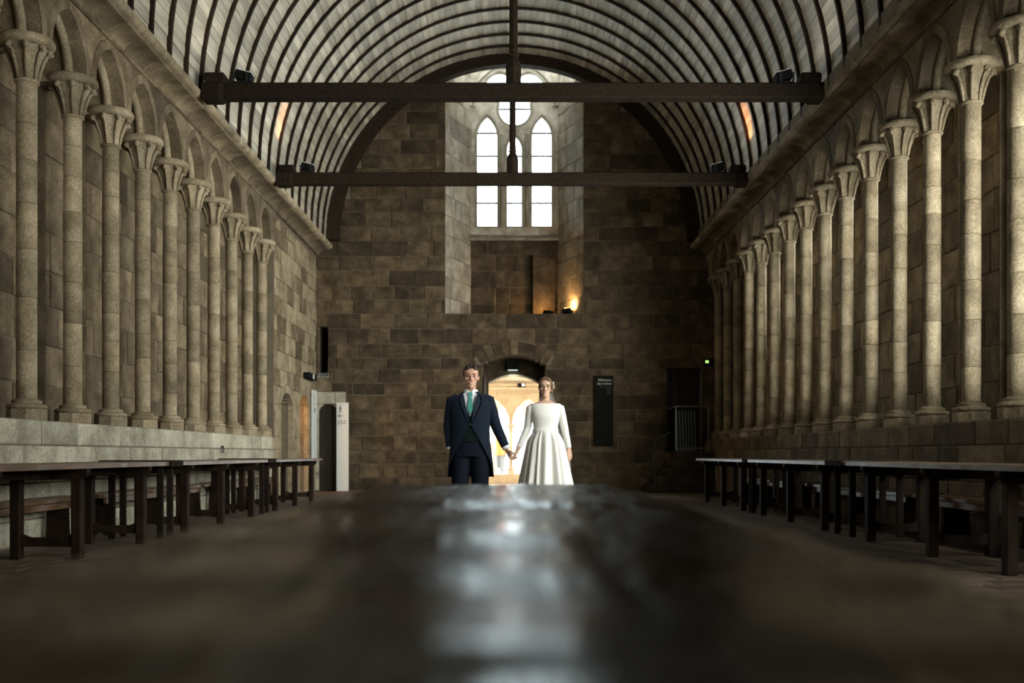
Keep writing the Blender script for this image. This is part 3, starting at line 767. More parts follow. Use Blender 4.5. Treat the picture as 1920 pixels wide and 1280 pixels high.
# ================================================================== ROOF TRUSSES AND THEIR FLOODLIGHTS
def truss(y, label, power, color, lamp_labels):
    t = empty('roof_truss', (0.05, y, 5.8)); tag(t, label, 'roof beam', 'tie beams with king posts across the vault')
    mb = MB(); h = 0.105; c = 0.018
    sec = lambda x, k=1.0: [(x, y-h*k+c, 5.71-(k-1)*0.1), (x, y+h*k-c, 5.71-(k-1)*0.1), (x, y+h*k, 5.71+c), (x, y+h*k, 5.92-c), (x, y+h*k-c, 5.92), (x, y-h*k+c, 5.92), (x, y-h*k, 5.92-c), (x, y-h*k, 5.71+c)]
    mb.quadstrip([sec(-4.19, 1.25), sec(-3.95, 1.25), sec(-3.9), sec(4.06), sec(4.11, 1.25), sec(4.27, 1.25)]); beam = mb.build('tie_beam', W_BEAM, t)
    for s in (-1, 1):
        x = 0.04+s*4.06
        mb = MB(); mb.cbox((x-0.14, y-0.13, 5.92), (x+0.14, y+0.13, 6.05), 0.02); nest(mb.build('wall_shoe', W_BEAM, t), beam)
    top = VZ+math.sqrt(VR**2)-0.06
    mb = MB(); prof = [(0.095, 5.92), (0.105, 5.94), (0.105, 6.16), (0.10, 6.20), (0.064, 6.29), (0.058, 6.30), (0.078, 6.315), (0.080, 6.325), (0.060, 6.345), (0.060, 6.37), (0.075, 6.385), (0.060, 6.40), (0.058, 6.44), (0.058, top)]
    mb.lathe(prof, 8, (0.05, y, 0)); mb.build('king_post', W_BEAM, t)
    for s, lab in zip((-1, 1), lamp_labels):
        x = 0.05+s*3.72
        f = empty('floodlight', (x, y, 5.92)); tag(f, lab, 'floodlight', 'floodlights on the tie beams')
        R = Matrix.Rotation(-s*0.26, 3, 'Y')
        mb = MB(); mb.cbox((-0.115, -0.09, 0.05), (0.115, 0.09, 0.17), 0.012); mb.v = [R @ Vector(v)+Vector((x, y, 5.92)) for v in mb.v]; hs = mb.build('housing', BLACKBOX, f)
        mb = MB(); mb.box((-0.10, -0.075, 0.168), (0.10, 0.075, 0.176)); mb.v = [R @ Vector(v)+Vector((x, y, 5.92)) for v in mb.v]; lg = mb.build('lamp_glass', plain('flood_glass_%s' % ('warm' if color[2] < 0.5 else 'cool'), (0.7, 0.7, 0.7), 0.2, emit=color, estr=0.25), f); nest(lg, hs)
        MB().box((x-0.10, y-0.11, 5.92), (x-0.075, y-0.095, 6.05)).box((x+0.075, y-0.11, 5.92), (x+0.10, y-0.095, 6.05)).box((x-0.1, y-0.11, 5.92), (x+0.1, y+0.02, 5.93)).build('bracket', IRON, f)
        n = R @ Vector((0, 0, 1))
        a = area('floodlight_beam', Vector((x, y, 5.92))+n*0.185, (0, 0, 0), 0.18, 0.14, power, color)
        a.rotation_euler = (Vector((-n.x, -n.y, -n.z))).to_track_quat('Z', 'Y').to_euler()
    return t
COOL = (0.93, 0.96, 0.92)
truss(17.97, 'far dark timber tie beam and king post, nearer the tall window', UPL*0.8, COOL, ('small black floodlight on the left end of the far tie beam', 'small black floodlight on the right end of the far tie beam'))
truss(13.65, 'near dark timber tie beam and king post across the vault', UPL, COOL, ('small black floodlight on the left end of the near tie beam', 'small black floodlight on the right end of the near tie beam'))
# narrow warm accent lamp, assumed for the orange glow beside each far floodlight
for s in (-1, 1):
    x = 0.08+s*4.02
    f = empty('assumed_accent_light', (x, 18.2, 5.92)); tag(f, 'tiny assumed orange accent lamp beside the floodlight at the %s end of the far beam' % ('left' if s < 0 else 'right'), 'lamp', 'assumed orange accent lamps')
    MB().lathe([(0.03, 5.90), (0.045, 5.92), (0.05, 6.0), (0.04, 6.0)], 12, (x, 18.2, 0)).build('housing', BLACKBOX, f)
    MB().lathe([(0.035, 5.99), (0.035, 6.005)], 12, (x, 18.2, 0)).build('lamp_glass', LAMPWARM, f)
    l = bpy.data.lights.new('assumed_accent_beam', 'SPOT'); l.energy = 260; l.color = (1.0, 0.36, 0.12); l.spot_size = math.radians(30); l.spot_blend = 0.9; l.shadow_soft_size = 0.03
    o = bpy.data.objects.new('assumed_accent_beam', l); COL.objects.link(o); o.location = (x, 18.2, 6.03); o.rotation_euler = (PI, s*0.27, 0)

# floodlights standing in the window niche
def niche_lamp(x, y, tilt, yaw, label, power, spread):
    f = empty('niche_floodlight', (x, y, 4.19)); tag(f, label, 'floodlight', 'floodlights on the window ledge')
    R = Matrix.Rotation(yaw, 3, 'Z') @ Matrix.Rotation(tilt, 3, 'X'); O = Vector((x, y, 4.30))
    mb = MB(); mb.cbox((-0.12, -0.09, -0.07), (0.12, 0.05, 0.07), 0.015); mb.v = [R @ Vector(v)+O for v in mb.v]; hs = mb.build('housing', BLACKBOX, f)
    mb = MB(); mb.box((-0.10, 0.05, -0.055), (0.10, 0.058, 0.055)); mb.v = [R @ Vector(v)+O for v in mb.v]; nest(mb.build('lamp_glass', LAMPWARM, f), hs)
    MB().box((x-0.14, y-0.03, 4.185), (x-0.12, y+0.03, 4.32)).box((x+0.12, y-0.03, 4.185), (x+0.14, y+0.03, 4.32)).box((x-0.14, y-0.04, 4.185), (x+0.14, y+0.04, 4.195)).build('bracket', IRON, f)
    n = R @ Vector((0, 1, 0))
    a = area('niche_flood_beam', O+n*0.075, (0, 0, 0), 0.18, 0.1, power, (1.0, 0.55, 0.20), spread=spread); a.rotation_euler = (-n).to_track_quat('Z', 'Y').to_euler()
niche_lamp(0.93, 24.35, math.radians(18), 0.55, 'small floodlight on the window ledge glowing toward the stone slab', 7, 2.4)
niche_lamp(1.38, 23.95, math.radians(52), -0.85, 'dark floodlight at the right corner of the window ledge, lighting the jamb', 9, 2.2)

# ================================================================== TABLES AND BENCHES
def side_table(y0, y1, trestles, s, label):
    """s=-1 left wall, +1 right wall; front edge towards the middle of the hall"""
    xf, xb = 3.44*s, 4.16*s
    t = empty('refectory_table', ((xf+xb)/2, (y0+y1)/2, 0)); tag(t, label, 'table', 'refectory tables along the walls')
    k = 3
    for i in range(k):
        a = xf+(xb-xf)*i/k; b = xf+(xb-xf)*(i+1)/k; lo, hi = min(a, b), max(a, b)
        mb = MB(); n = 24; rings = []
        for j in range(n+1):
            y = y0+(y1-y0)*j/n; dx = random.uniform(-0.004, 0.004) if i == 0 else 0; z = 0.784+random.uniform(-0.0015, 0.0015)
            fr = (lambda q: q+dx)
            A = (fr(lo) if s > 0 else lo)+0.0015; B = (hi if s > 0 else fr(hi))-0.0015
            rings.append([(A, y, 0.742), (B, y, 0.742), (B, y, z-0.005), (B-0.005, y, z), (A+0.005, y, z), (A, y, z-0.005)])
        mb.quadstrip(rings); mb.build('top_plank', W_TOP, t)
    for y in trestles:
        g = [0.06, 0.10, 0.13]
        # cross rail with curved ends under the top
        mb = MB(); x0, x1 = sorted((xf, xb)); prof = [(x0+0.02, 0.742), (x0+0.02, 0.705), (x0+0.035, 0.68), (x0+0.065, 0.665), (x0+0.075, 0.65), (x1-0.075, 0.65), (x1-0.065, 0.665), (x1-0.035, 0.68), (x1-0.02, 0.705), (x1-0.02, 0.742)]
        mb.prism(prof, lambda u, v, w: (u, y+w, v), -0.04, 0.04); mb.build('cross_rail', W_DARK, t)
        for xc in (3.55*s, 4.05*s): MB().cbox((xc-0.042, y-0.042, 0.0), (xc+0.042, y+0.042, 0.65), 0.008).build('leg', W_DARK, t)
        mb = MB(); p = [(3.55*s, 0.10), (3.55*s, 0.175), (3.60*s, 0.20), (3.66*s, 0.175), (3.94*s, 0.175), (4.0*s, 0.20), (4.05*s, 0.175), (4.05*s, 0.10)]
        mb.prism(p, lambda u, v, w: (u, y+w, v), -0.025, 0.025); mb.build('stretcher', W_DARK, t)
    ys = sorted(trestles)
    for a, b in zip(ys[:-1], ys[1:]):
        MB().cbox((3.80*s-0.03, a+0.02, 0.66), (3.80*s+0.03, b-0.02, 0.735), 0.006).build('long_rail', W_DARK, t)
def filler(y0, y1, s, label):
    t = empty('filler_board', (3.8*s, (y0+y1)/2, 0.70)); tag(t, label, 'board', 'dark boards bridging the table gaps')
    x0, x1 = sorted((3.42*s, 4.17*s))
    MB().cbox((x0, y0+0.012, 0.73), (x1, y1-0.012, 0.797), 0.008).build('board', W_BEAM, t)
    for y in (y0+0.05, y1-0.05): MB().box((x0+0.10, y-0.02, 0.0), (x0+0.16, y+0.02, 0.73)).build('support', W_BEAM, t); MB().box((x1-0.16, y-0.02, 0.0), (x1-0.10, y+0.02, 0.73)).build('support', W_BEAM, t)
LT = [(6.3, 10.06, (6.75, 8.18, 9.59)), (10.45, 14.19, (10.88, 12.23, 13.67)), (14.6, 18.25, (15.06, 16.45, 17.8))]
RT = [(6.5, 10.27, (7.07, 8.37, 9.8)), (10.84, 14.45, (11.23, 12.6, 13.96)), (14.7, 18.4, (15.14, 16.53, 17.9))]
nm = ['nearest the camera', 'the middle one of its row', 'farthest down the hall']
for (a, b, tr), w in zip(LT, nm): side_table(a, b, tr, -1, 'long wooden trestle table along the left wall, ' + w)
for (a, b, tr), w in zip(RT, nm): side_table(a, b, tr, 1, 'long wooden trestle table along the dark right wall, ' + w)
filler(10.06, 10.45, -1, 'black board bridging the nearer table gap on the left side')
filler(14.19, 14.6, -1, 'black board bridging the farther table gap on the left side')
filler(10.27, 10.84, 1, 'black board bridging the nearer table gap on the right side')
filler(14.45, 14.7, 1, 'black board bridging the farther table gap on the right side')
def bench(y0, y1, s, label):
    xw = 4.52*s if s < 0 else 4.58; xf = 4.24*s
    t = empty('wall_bench', ((xw+xf)/2, (y0+y1)/2, 0)); tag(t, label, 'bench', 'benches against the walls')
    lo, hi = sorted((xw, xf))
    MB().cbox((lo, y0, 0.40), (hi, y1, 0.445), 0.006).build('seat', W_TOP, t)
    MB().cbox((xf-0.02 if s > 0 else xf-0.06, y0+0.25, 0.325), (xf+0.06 if s > 0 else xf+0.02, y1-0.25, 0.40), 0.005).build('apron', W_TOP, t) if False else MB().cbox((min(xf+0.03*s, xf+0.07*s), y0+0.25, 0.335), (max(xf+0.03*s, xf+0.07*s), y1-0.25, 0.40), 0.005).build('apron', W_TOP, t)
    n = 3
    for i in range(n):
        y = y0+0.35+(y1-y0-0.7)*i/(n-1)
        mb = MB(); p = [(lo+0.03, 0.0), (lo+0.10, 0.0), (lo+0.13, 0.06), (hi-0.13, 0.06), (hi-0.10, 0.0), (hi-0.03, 0.0), (hi-0.045, 0.30), (hi-0.035, 0.335 if s < 0 else 0.40), (lo+0.035, 0.335 if s > 0 else 0.40), (lo+0.045, 0.30)]
        p[7] = (p[7][0], 0.40); p[8] = (p[8][0], 0.40)
        mb.prism(p, lambda u, v, w: (u, y+w, v), -0.03, 0.03); mb.build('leg', W_DARK, t)
for (a, b, w) in ((6.2, 10.0, nm[0]), (10.3, 14.1, nm[1]), (14.5, 18.2, nm[2])):
    bench(a, b, -1, 'low wooden bench against the pale left wall, ' + w)
    bench(a+0.2, b+0.2, 1, 'low wooden bench against the dark right wall, ' + w)

# ---- the long table in the foreground, its top just under the lens
def top_mat():
    m, N, L, b = nt('polished_table_top')
    geo = N.new('ShaderNodeNewGeometry'); mp = N.new('ShaderNodeMapping'); mp.inputs['Scale'].default_value = (16, 3.2, 1)
    L.new(geo.outputs['Position'], mp.inputs['Vector'])
    n = N.new('ShaderNodeTexNoise'); n.inputs['Scale'].default_value = 1.0; n.inputs['Detail'].default_value = 6; n.inputs['Distortion'].default_value = 0.8
    L.new(mp.outputs[0], n.inputs['Vector'])
    r = N.new('ShaderNodeValToRGB'); e = r.color_ramp.elements; e[0].position = 0.3; e[0].color = (0.008, 0.005, 0.003, 1); e[1].position = 0.72; e[1].color = (0.025, 0.015, 0.008, 1)
    L.new(n.outputs['Fac'], r.inputs['Fac']); L.new(r.outputs['Color'], b.inputs['Base Color'])
    n2 = N.new('ShaderNodeTexNoise'); n2.inputs['Scale'].default_value = 7; n2.inputs['Detail'].default_value = 4; L.new(geo.outputs['Position'], n2.inputs['Vector'])
    mr = N.new('ShaderNodeMapRange'); mr.inputs['From Min'].default_value = 0.3; mr.inputs['From Max'].default_value = 0.7; mr.inputs['To Min'].default_value = 0.24; mr.inputs['To Max'].default_value = 0.50
    L.new(n2.outputs['Fac'], mr.inputs['Value']); L.new(mr.outputs[0], b.inputs['Roughness'])
    b.inputs['Specular IOR Level'].default_value = 0.0; b.inputs['Coat Weight'].default_value = 0.66; b.inputs['Coat Roughness'].default_value = 0.26; b.inputs['Coat IOR'].default_value = 1.55
    mc = N.new('ShaderNodeMapRange'); mc.inputs['From Min'].default_value = 0.32; mc.inputs['From Max'].default_value = 0.66; mc.inputs['To Min'].default_value = 0.35; mc.inputs['To Max'].default_value = 0.14
    L.new(n.outputs['Fac'], mc.inputs['Value']); L.new(mc.outputs[0], b.inputs['Coat Roughness'])
    ad = N.new('ShaderNodeMath'); ad.operation = 'ADD'; L.new(n2.outputs['Fac'], ad.inputs[0]); L.new(n.outputs['Fac'], ad.inputs[1])
    bp = N.new('ShaderNodeBump'); bp.inputs['Strength'].default_value = 0.55; bp.inputs['Distance'].default_value = 0.006
    L.new(ad.outputs[0], bp.inputs['Height']); L.new(bp.outputs['Normal'], b.inputs['Normal']); L.new(bp.outputs['Normal'], b.inputs['Coat Normal'])
    return m
M_TOP = top_mat()
TX0, TX1, TY0, TY1, TZ = -0.49, 0.41, -0.7, 4.07, 0.738
ct = empty('long_table', ((TX0+TX1)/2, 1.7, 0)); tag(ct, 'large polished dark wooden table filling the foreground before the couple', 'table')
steps = [(0.52, 0.60), (0.86, 0.94), (1.27, 1.41), (2.3, 2.36)]       # worn butt joints: each board end rises a little towards the window
def ztop(x, y):
    z = TZ+0.0015*math.sin(9*x+1.7*y)+0.001*math.sin(23*x-3*y)
    for a, b in steps:
        if y < a-0.002: pass
        if a <= y <= b: z += 0.010*(y-a)/(b-a)*(1-0.15*math.sin(11*x))
        elif b < y < b+0.36: z += 0.010*(1-(y-b)/0.36)*(1-0.15*math.sin(11*x))
    return z
npl = 3
for i in range(npl):
    x0 = TX0+(TX1-TX0)*i/npl+0.0012; x1 = TX0+(TX1-TX0)*(i+1)/npl-0.0012
    rings = []; nx = 10
    for j in range(241):
        y = TY0+(TY1-TY0)*j/240; e = 0.0
        if j > 232: e = 0.02*((j-232)/8)**2*(0.4 if i == 1 else 1)
        rings.append([(x0, y, TZ-0.055)]+[(x0+(x1-x0)*k/nx, y, ztop(x0+(x1-x0)*k/nx, y)-(0.0012 if k in (0, nx) else 0)-e*0.15) for k in range(nx+1)]+[(x1, y, TZ-0.055)])
    mb = MB(); mb.quadstrip(rings); o = mb.build('top_plank', M_TOP, ct); autosmooth(o, 40)
for y in (0.3, 3.5):
    MB().cbox((TX0+0.08, y-0.05, 0.60), (TX1-0.08, y+0.05, TZ-0.056), 0.01).build('cross_rail', W_DARK, ct)
    for x in (TX0+0.16, TX1-0.16): MB().cbox((x-0.05, y-0.05, 0.0), (x+0.05, y+0.05, 0.60), 0.01).build('leg', W_DARK, ct)
    MB().cbox((TX0+0.18, y-0.03, 0.10), (TX1-0.18, y+0.03, 0.18), 0.008).build('stretcher', W_DARK, ct)

# ================================================================== FITTINGS
def text(body, size, loc, rot, mat, parent, name='lettering', align='LEFT', ext=0.001):
    cu = bpy.data.curves.new(name, 'FONT'); cu.body = body; cu.size = size; cu.extrude = ext; cu.align_x = align
    ob = bpy.data.objects.new(name, cu); COL.objects.link(ob)
    me = bpy.data.meshes.new_from_object(ob.evaluated_get(bpy.context.evaluated_depsgraph_get())); bpy.data.objects.remove(ob); bpy.data.curves.remove(cu)
    me.materials.clear(); me.materials.append(mat)
    o = bpy.data.objects.new(name, me); COL.objects.link(o); o.parent = parent; o.location = Vector(loc)-parent.location; o.rotation_euler = rot
    return o
def sign_panel(P, w, h, root_loc, label, rotz):
    """white visitor totem: P(u,v,d) local -> world; u across, v up"""
    t = empty('visitor_sign', root_loc); tag(t, label, 'sign', 'white visitor route signs')
    mb = MB(); mb.prism([(0, 0), (w, 0), (w, h), (0, h)], P, -0.05, 0.0); pn = mb.build('panel', WHITE, t)
    # walking figure
    mb = MB(); u0, v0 = 0.085, h-0.075
    mb.prism([(u0+0.014*math.cos(2*PI*k/12), v0+0.014*math.sin(2*PI*k/12)) for k in range(12)], P, 0.0, 0.002)
    def stroke(a, b, wd):
        dx, dy = b[0]-a[0], b[1]-a[1]; L_ = math.hypot(dx, dy); nx, ny = -dy/L_*wd/2, dx/L_*wd/2
        mb.prism([(a[0]+nx, a[1]+ny), (b[0]+nx, b[1]+ny), (b[0]-nx, b[1]-ny), (a[0]-nx, a[1]-ny)], P, 0.0, 0.002)
    stroke((u0, v0-0.02), (u0, v0-0.085), 0.022); stroke((u0, v0-0.08), (u0-0.032, v0-0.165), 0.013); stroke((u0, v0-0.08), (u0+0.036, v0-0.16), 0.013)
    stroke((u0, v0-0.028), (u0-0.032, v0-0.075), 0.010); stroke((u0, v0-0.028), (u0+0.028, v0-0.085), 0.010)
    nest(mb.build('walking_figure', INK, t), pn)
    mb = MB(); ay = h-0.31
    stroke((0.045, ay), (0.15, ay), 0.014); stroke((0.04, ay), (0.085, ay+0.045), 0.014); stroke((0.04, ay), (0.085, ay-0.045), 0.014); nest(mb.build('arrow', INK, t), pn)
    for k, s in enumerate(('suite de', 'la visite')):
        p = P(0.03, h-0.445-0.055*k, 0.001); nest(text(s, 0.062, p, (PI/2, 0, rotz), INK, t), pn)
    p = P(0.03, h-0.535, 0.001); nest(text('exit', 0.03, p, (PI/2, 0, rotz), INK, t), pn)
    return t
YSG = 23.2; ssg = F_PX/YSG
sx = (631-VPX)/ssg
sign_panel(lambda u, v, d: (sx+u, YSG-d, v), 0.275, 2.06, (sx+0.137, YSG+0.02, 0), 'white upright sign panel with walking figure standing beside the wooden door', 0)
sign_panel(lambda u, v, d: (XLE+0.075+d, 22.95+u, v+0.62), 0.42, 1.72, (XLE+0.05, 23.16, 0.62), 'white sign strip on the left wall next to the orange-lit opening', PI/2)
# masonry surround, wooden door and slot at the left end of the far wall
P = PB(YF-0.14)
cutd = archcut(-4.50, -4.06, 1.80, 0.24)
mb = MB(); plate(mb, P, -4.62, -3.87, 0.0, 2.33, -0.16, -0.01, [cutd], [-4.50+0.44*i/10 for i in range(11)], n=2); ds = mb.build('door_surround', S_MORTAR, wall_back)
rng = random.Random(41)
for p in ashlar(-4.60, -3.87, 0.0, [0.40, 0.42, 0.40, 0.42, 0.40, 0.29], 0.3, 0.6, [cutd], [-4.50, -4.06], rng=rng): block('surround_stone', p, P, -0.02, 0.005, S_PLINTH, wall_back)
mb = MB(); mb.prism([(-4.62, 2.34), (-4.22, 2.34), (-4.22, 2.52), (-4.34, 2.68), (-4.62, 2.68)], PB(YF-0.0), -0.01, 0.12); mb.build('sloped_stone', S_WALL, wall_back)
mb = MB()
MB().box((-4.7, YF+0.9, 2.5), (-4.2, YF+0.95, 4.0)).build('slot_back', BLACK, wall_back)  # black sheet added to shut out the sky and keep the slot dark
t = empty('door_1', (-4.28, YF-0.06, 0)); tag(t, kind='structure')
for k in range(3): MB().cbox((-4.51+0.155*k, YF-0.06, 0.01), (-4.36+0.155*k, YF-0.02, 2.06), 0.005).build('board', W_DOOR, t)
for z in (0.4, 1.6): MB().box((-4.50, YF-0.075, z), (-4.05, YF-0.06, z+0.06)).build('ledge', W_DOOR, t)
# spikes under the slot
t = empty('bird_spikes', (-4.42, YF-0.05, 2.68)); tag(t, 'row of small pale bird spikes on the ledge below the dark slot', 'spikes')
for k in range(6):
    mb = MB(); x = -4.53+0.045*k; mb.tube([(x, YF-0.05, 2.68), (x+0.015, YF-0.06, 2.78)], 0.004, 5); mb.build('spike', WHITE, t)
MB().box((-4.55, YF-0.07, 2.68), (-4.28, YF-0.03, 2.688)).build('base_strip', WHITE, t)
# exit light box on the left wall
def exit_box(lo, hi, face, label, mat, facebox):
    t = empty('exit_light', ((lo[0]+hi[0])/2, (lo[1]+hi[1])/2, lo[2])); tag(t, label, 'exit sign')
    hs = MB().cbox(lo, hi, 0.008).build('housing', BLACKBOX, t); nest(MB().box(*facebox).build('lit_panel', mat, t), hs)
    return t
ye = XLE
exit_box((ye+0.02, 22.1, 2.54), (ye+0.16, 22.9, 2.68), 0, 'black emergency light box above the orange-lit opening', WHITE, ((ye+0.16, 22.45, 2.56), (ye+0.164, 22.62, 2.66)))
exit_box((4.40, 22.55, 2.86), (4.60, 22.68, 3.02), 0, 'small black emergency light with a green window at the right corner', LAMPGREEN, ((4.43, 22.544, 2.92), (4.50, 22.55, 2.98)))
t = exit_box((-0.08, 24.42, 2.93), (0.22, 24.60, 3.16), 0, 'black emergency light over the inner arch of the bright doorway', LAMPPALE, ((-0.05, 24.45, 2.918), (0.19, 24.58, 2.93)))
area('emergency_glow', (0.07, 24.50, 2.905), (0, 0, 0), 0.2, 0.1, 0.8, (0.9, 1.0, 0.95))
exit_box((0.22, 28.30, 2.77), (0.44, 28.40, 2.88), 0, 'small pale fire exit box under the gallery ceiling beyond the doorway', LAMPPALE, ((0.34, 28.29, 2.79), (0.42, 28.30, 2.86)))
# black information panel
t = empty('information_panel', (2.22, YF-0.06, 1.06)); tag(t, 'tall black information board hanging on the far wall right of the bride', 'sign')
MB().cbox((2.0, YF-0.09, 1.06), (2.44, YF-0.022, 2.71), 0.008).build('board', BLACK, t); bo = t.children[0]
for k, s in enumerate(('Réfectoire', 'des moines')):
    nest(text(s, 0.075, (2.40, YF-0.0925, 2.585-0.085*k), (PI/2, 0, 0), PALEINK, t, align='RIGHT'), bo)
for k in range(3): text('Refectory of the monks' if k == 0 else ('Refektorium' if k == 1 else 'Refettorio'), 0.028, (2.40, YF-0.0925, 2.44-0.04*k), (PI/2, 0, 0), GREYINK, t, align='RIGHT')
text('12', 0.085, (2.37, YF-0.0925, 2.28), (PI/2, 0, 0), GREYINK, t, align='RIGHT')
# doorway at the right end with an added dark leaf, steps, handrail, acrylic guard
t = empty('door_2', (4.13, YF+0.3, 0.9)); tag(t, kind='structure')
MB().box((3.6, YF+0.40, 0.8), (4.7, YF+0.46, 3.0)).build('backing', BLACK, t)
for k in range(5): MB().cbox((3.72+0.166*k, YF+0.30, 0.9), (3.884+0.166*k, YF+0.34, 2.9), 0.006).build('board', W_DOOR, t)  # leaf and black backing put the unlit interior into colour
t = empty('stone_steps', (3.9, 22.9, 0)); tag(t, 'dark stone steps rising to the black doorway in the right corner', 'steps')
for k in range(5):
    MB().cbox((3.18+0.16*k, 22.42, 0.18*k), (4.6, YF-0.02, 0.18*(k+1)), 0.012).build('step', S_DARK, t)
t = empty('handrail', (3.26, 22.38, 0)); tag(t, 'thin black iron handrail at the foot of the corner steps', 'handrail')
mb = MB(); mb.tube([(3.26, 22.38, 0.0), (3.26, 22.38, 1.12)], 0.018, 8); mb.build('post', IRON, t)
mb = MB(); mb.tube([(3.20, 22.38, 1.10), (3.26, 22.38, 1.14), (3.62, 22.38, 1.36)], 0.02, 8); mb.build('rail', IRON, t)
t = empty('acrylic_guard', (4.1, 22.45, 0.9)); tag(t, 'clear acrylic guard with slanted bars in front of the dark doorway', 'guard rail')
MB().box((3.74, 22.44, 0.95), (4.47, 22.452, 1.93)).build('front_sheet', PLEXI, t)
MB().box((3.735, 22.45, 0.95), (3.747, 23.5, 1.93)).build('side_sheet', PLEXI, t)
for a, b in (((3.74, 22.44, 1.93), (4.47, 22.44, 1.93)), ((3.74, 22.44, 1.93), (3.74, 23.5, 1.93)), ((3.74, 22.44, 0.93), (3.74, 22.44, 1.93)), ((4.47, 22.44, 0.93), (4.47, 22.44, 1.93)), ((3.74, 22.44, 0.99), (4.47, 22.44, 0.99))):
    mb = MB(); mb.tube([a, b], 0.009, 6); mb.build('edge_strip', plain('brushed_edge', (0.30, 0.31, 0.28), 0.4, 0.3), t) if 'brushed_edge' not in MATS else mb.build('edge_strip', MATS['brushed_edge'], t)
for k in range(7):
    mb = MB(); x = 3.80+0.068*k; mb.tube([(x, 22.56, 0.92), (x-0.03, 22.56, 1.84)], 0.014, 6); mb.build('bar', MATS['brushed_edge'], t)
# iron ring on the pale plinth
t = empty('iron_ring', (XL+0.03, 15.8, 0.96)); tag(t, 'small black iron ring fixed to the pale left plinth', 'ring')
yr = 4.52*F_PX/(VPX-417); zr = EYE+(VPY-839)*yr/F_PX
t.location = (XL+0.03, yr, zr)
mb = MB(); mb.tube([(XL+0.04, yr+0.045*math.cos(2*PI*k/16), zr-0.03+0.045*math.sin(2*PI*k/16)) for k in range(17)], 0.008, 6, up=(1, 0, 0)); mb.build('hoop', IRON, t)
MB().lathe([(0.02, 0), (0.02, 0.02)], 8, (XL+0.03, yr, zr+0.01)).build('staple', IRON, t)
# ================================================================== PEOPLE
def remesh(mb, name, mat, parent, voxel=0.005, it=4, fac=0.5):
    o = bpy.data.objects.new('tmp', mb.mesh('tmp', None)); COL.objects.link(o)
    m = o.modifiers.new('r', 'REMESH'); m.mode = 'VOXEL'; m.voxel_size = voxel
    if it: q = o.modifiers.new('s', 'SMOOTH'); q.factor = fac; q.iterations = it
    me = bpy.data.meshes.new_from_object(o.evaluated_get(bpy.context.evaluated_depsgraph_get())); tmp = o.data
    bpy.data.objects.remove(o); bpy.data.meshes.remove(tmp)
    me.name = name; me.materials.clear(); me.materials.append(mat); me.polygons.foreach_set('use_smooth', [True]*len(me.polygons))
    L_ = Matrix.Translation(-parent.location); me.transform(L_)
    ob = bpy.data.objects.new(name, me); COL.objects.link(ob); ob.parent = parent; return ob
def limb(mb, pts, rad, n=12):
    mb.tube(pts, rad, n)
    for p, r in zip(pts, rad): mb.ell(p, (r, r, r), 12, 8)
def head(mb, C, s, yaw=0.0, roll=0.0, fem=False):
    """skull, face, nose, lips, ears; faces -y"""
    R = Matrix.Rotation(yaw, 3, 'Z') @ Matrix.Rotation(roll, 3, 'Y'); C = Vector(C)
    T = lambda p: C + R @ (Vector(p)*s)
    h = MB(); w = 0.94 if fem else 1.0
    h.ell((0, 0.012, 0.034), (0.076*w, 0.096, 0.083), 20, 14)
    rows = [(-0.114, 0.020, -0.080, -0.035), (-0.102, 0.034, -0.088, -0.02), (-0.085, 0.046, -0.088, 0.0), (-0.062, 0.055, -0.0835, 0.02), (-0.040, 0.061, -0.082, 0.04), (-0.018, 0.066, -0.082, 0.05), (0.004, 0.069, -0.077, 0.05), (0.022, 0.071, -0.083, 0.05), (0.045, 0.072, -0.086, 0.05), (0.07, 0.068, -0.080, 0.05)]
    rings = []
    for z, a, yf, yb in rows:
        a *= w*(0.95 if fem and z < -0.05 else 1)
        rg = []
        for k in range(28):
            t = 2*PI*k/28; c, s_ = math.cos(t), math.sin(t); e = 0.82
            x = a*math.copysign(abs(c)**e, c); yc = 0.0
            y = (yb if s_ > 0 else -yf*-1)*abs(s_)**e if s_ > 0 else yf*abs(s_)**e
            rg.append((x, y, z))
        rings.append(rg)
    h.quadstrip(rings)
    h.tube([(0, -0.080, 0.016), (0, -0.092, -0.006), (0, -0.107, -0.028)], [0.008, 0.0095, 0.012], 10)
    h.ell((0, -0.104, -0.030), (0.0125, 0.012, 0.010), 10, 7)
    for sx in (-1, 1):
        h.ell((sx*0.012, -0.094, -0.033), (0.009, 0.011, 0.008), 8, 6)
        h.ell((sx*0.030, -0.080, 0.024), (0.026, 0.011, 0.0065), 10, 6)
        h.ell((sx*0.041*w, -0.060, -0.020), (0.023, 0.021, 0.018), 10, 8)
        h.ell((sx*0.077*w, 0.012, -0.004), (0.009, 0.020, 0.031), 10, 8)
    h.ell((0, -0.089, -0.101), (0.022, 0.012, 0.013), 10, 7)
    h.ell((0, -0.0855, -0.058), (0.027, 0.0075, 0.008), 12, 6); h.ell((0, -0.085, -0.069), (0.022, 0.0075, 0.007), 12, 6)
    mb.v_off = len(mb.v)
    b = len(mb.v); mb.v += [tuple(T(p)) for p in h.v]; mb.f += [tuple(i+b for i in f) for f in h.f]
    return T
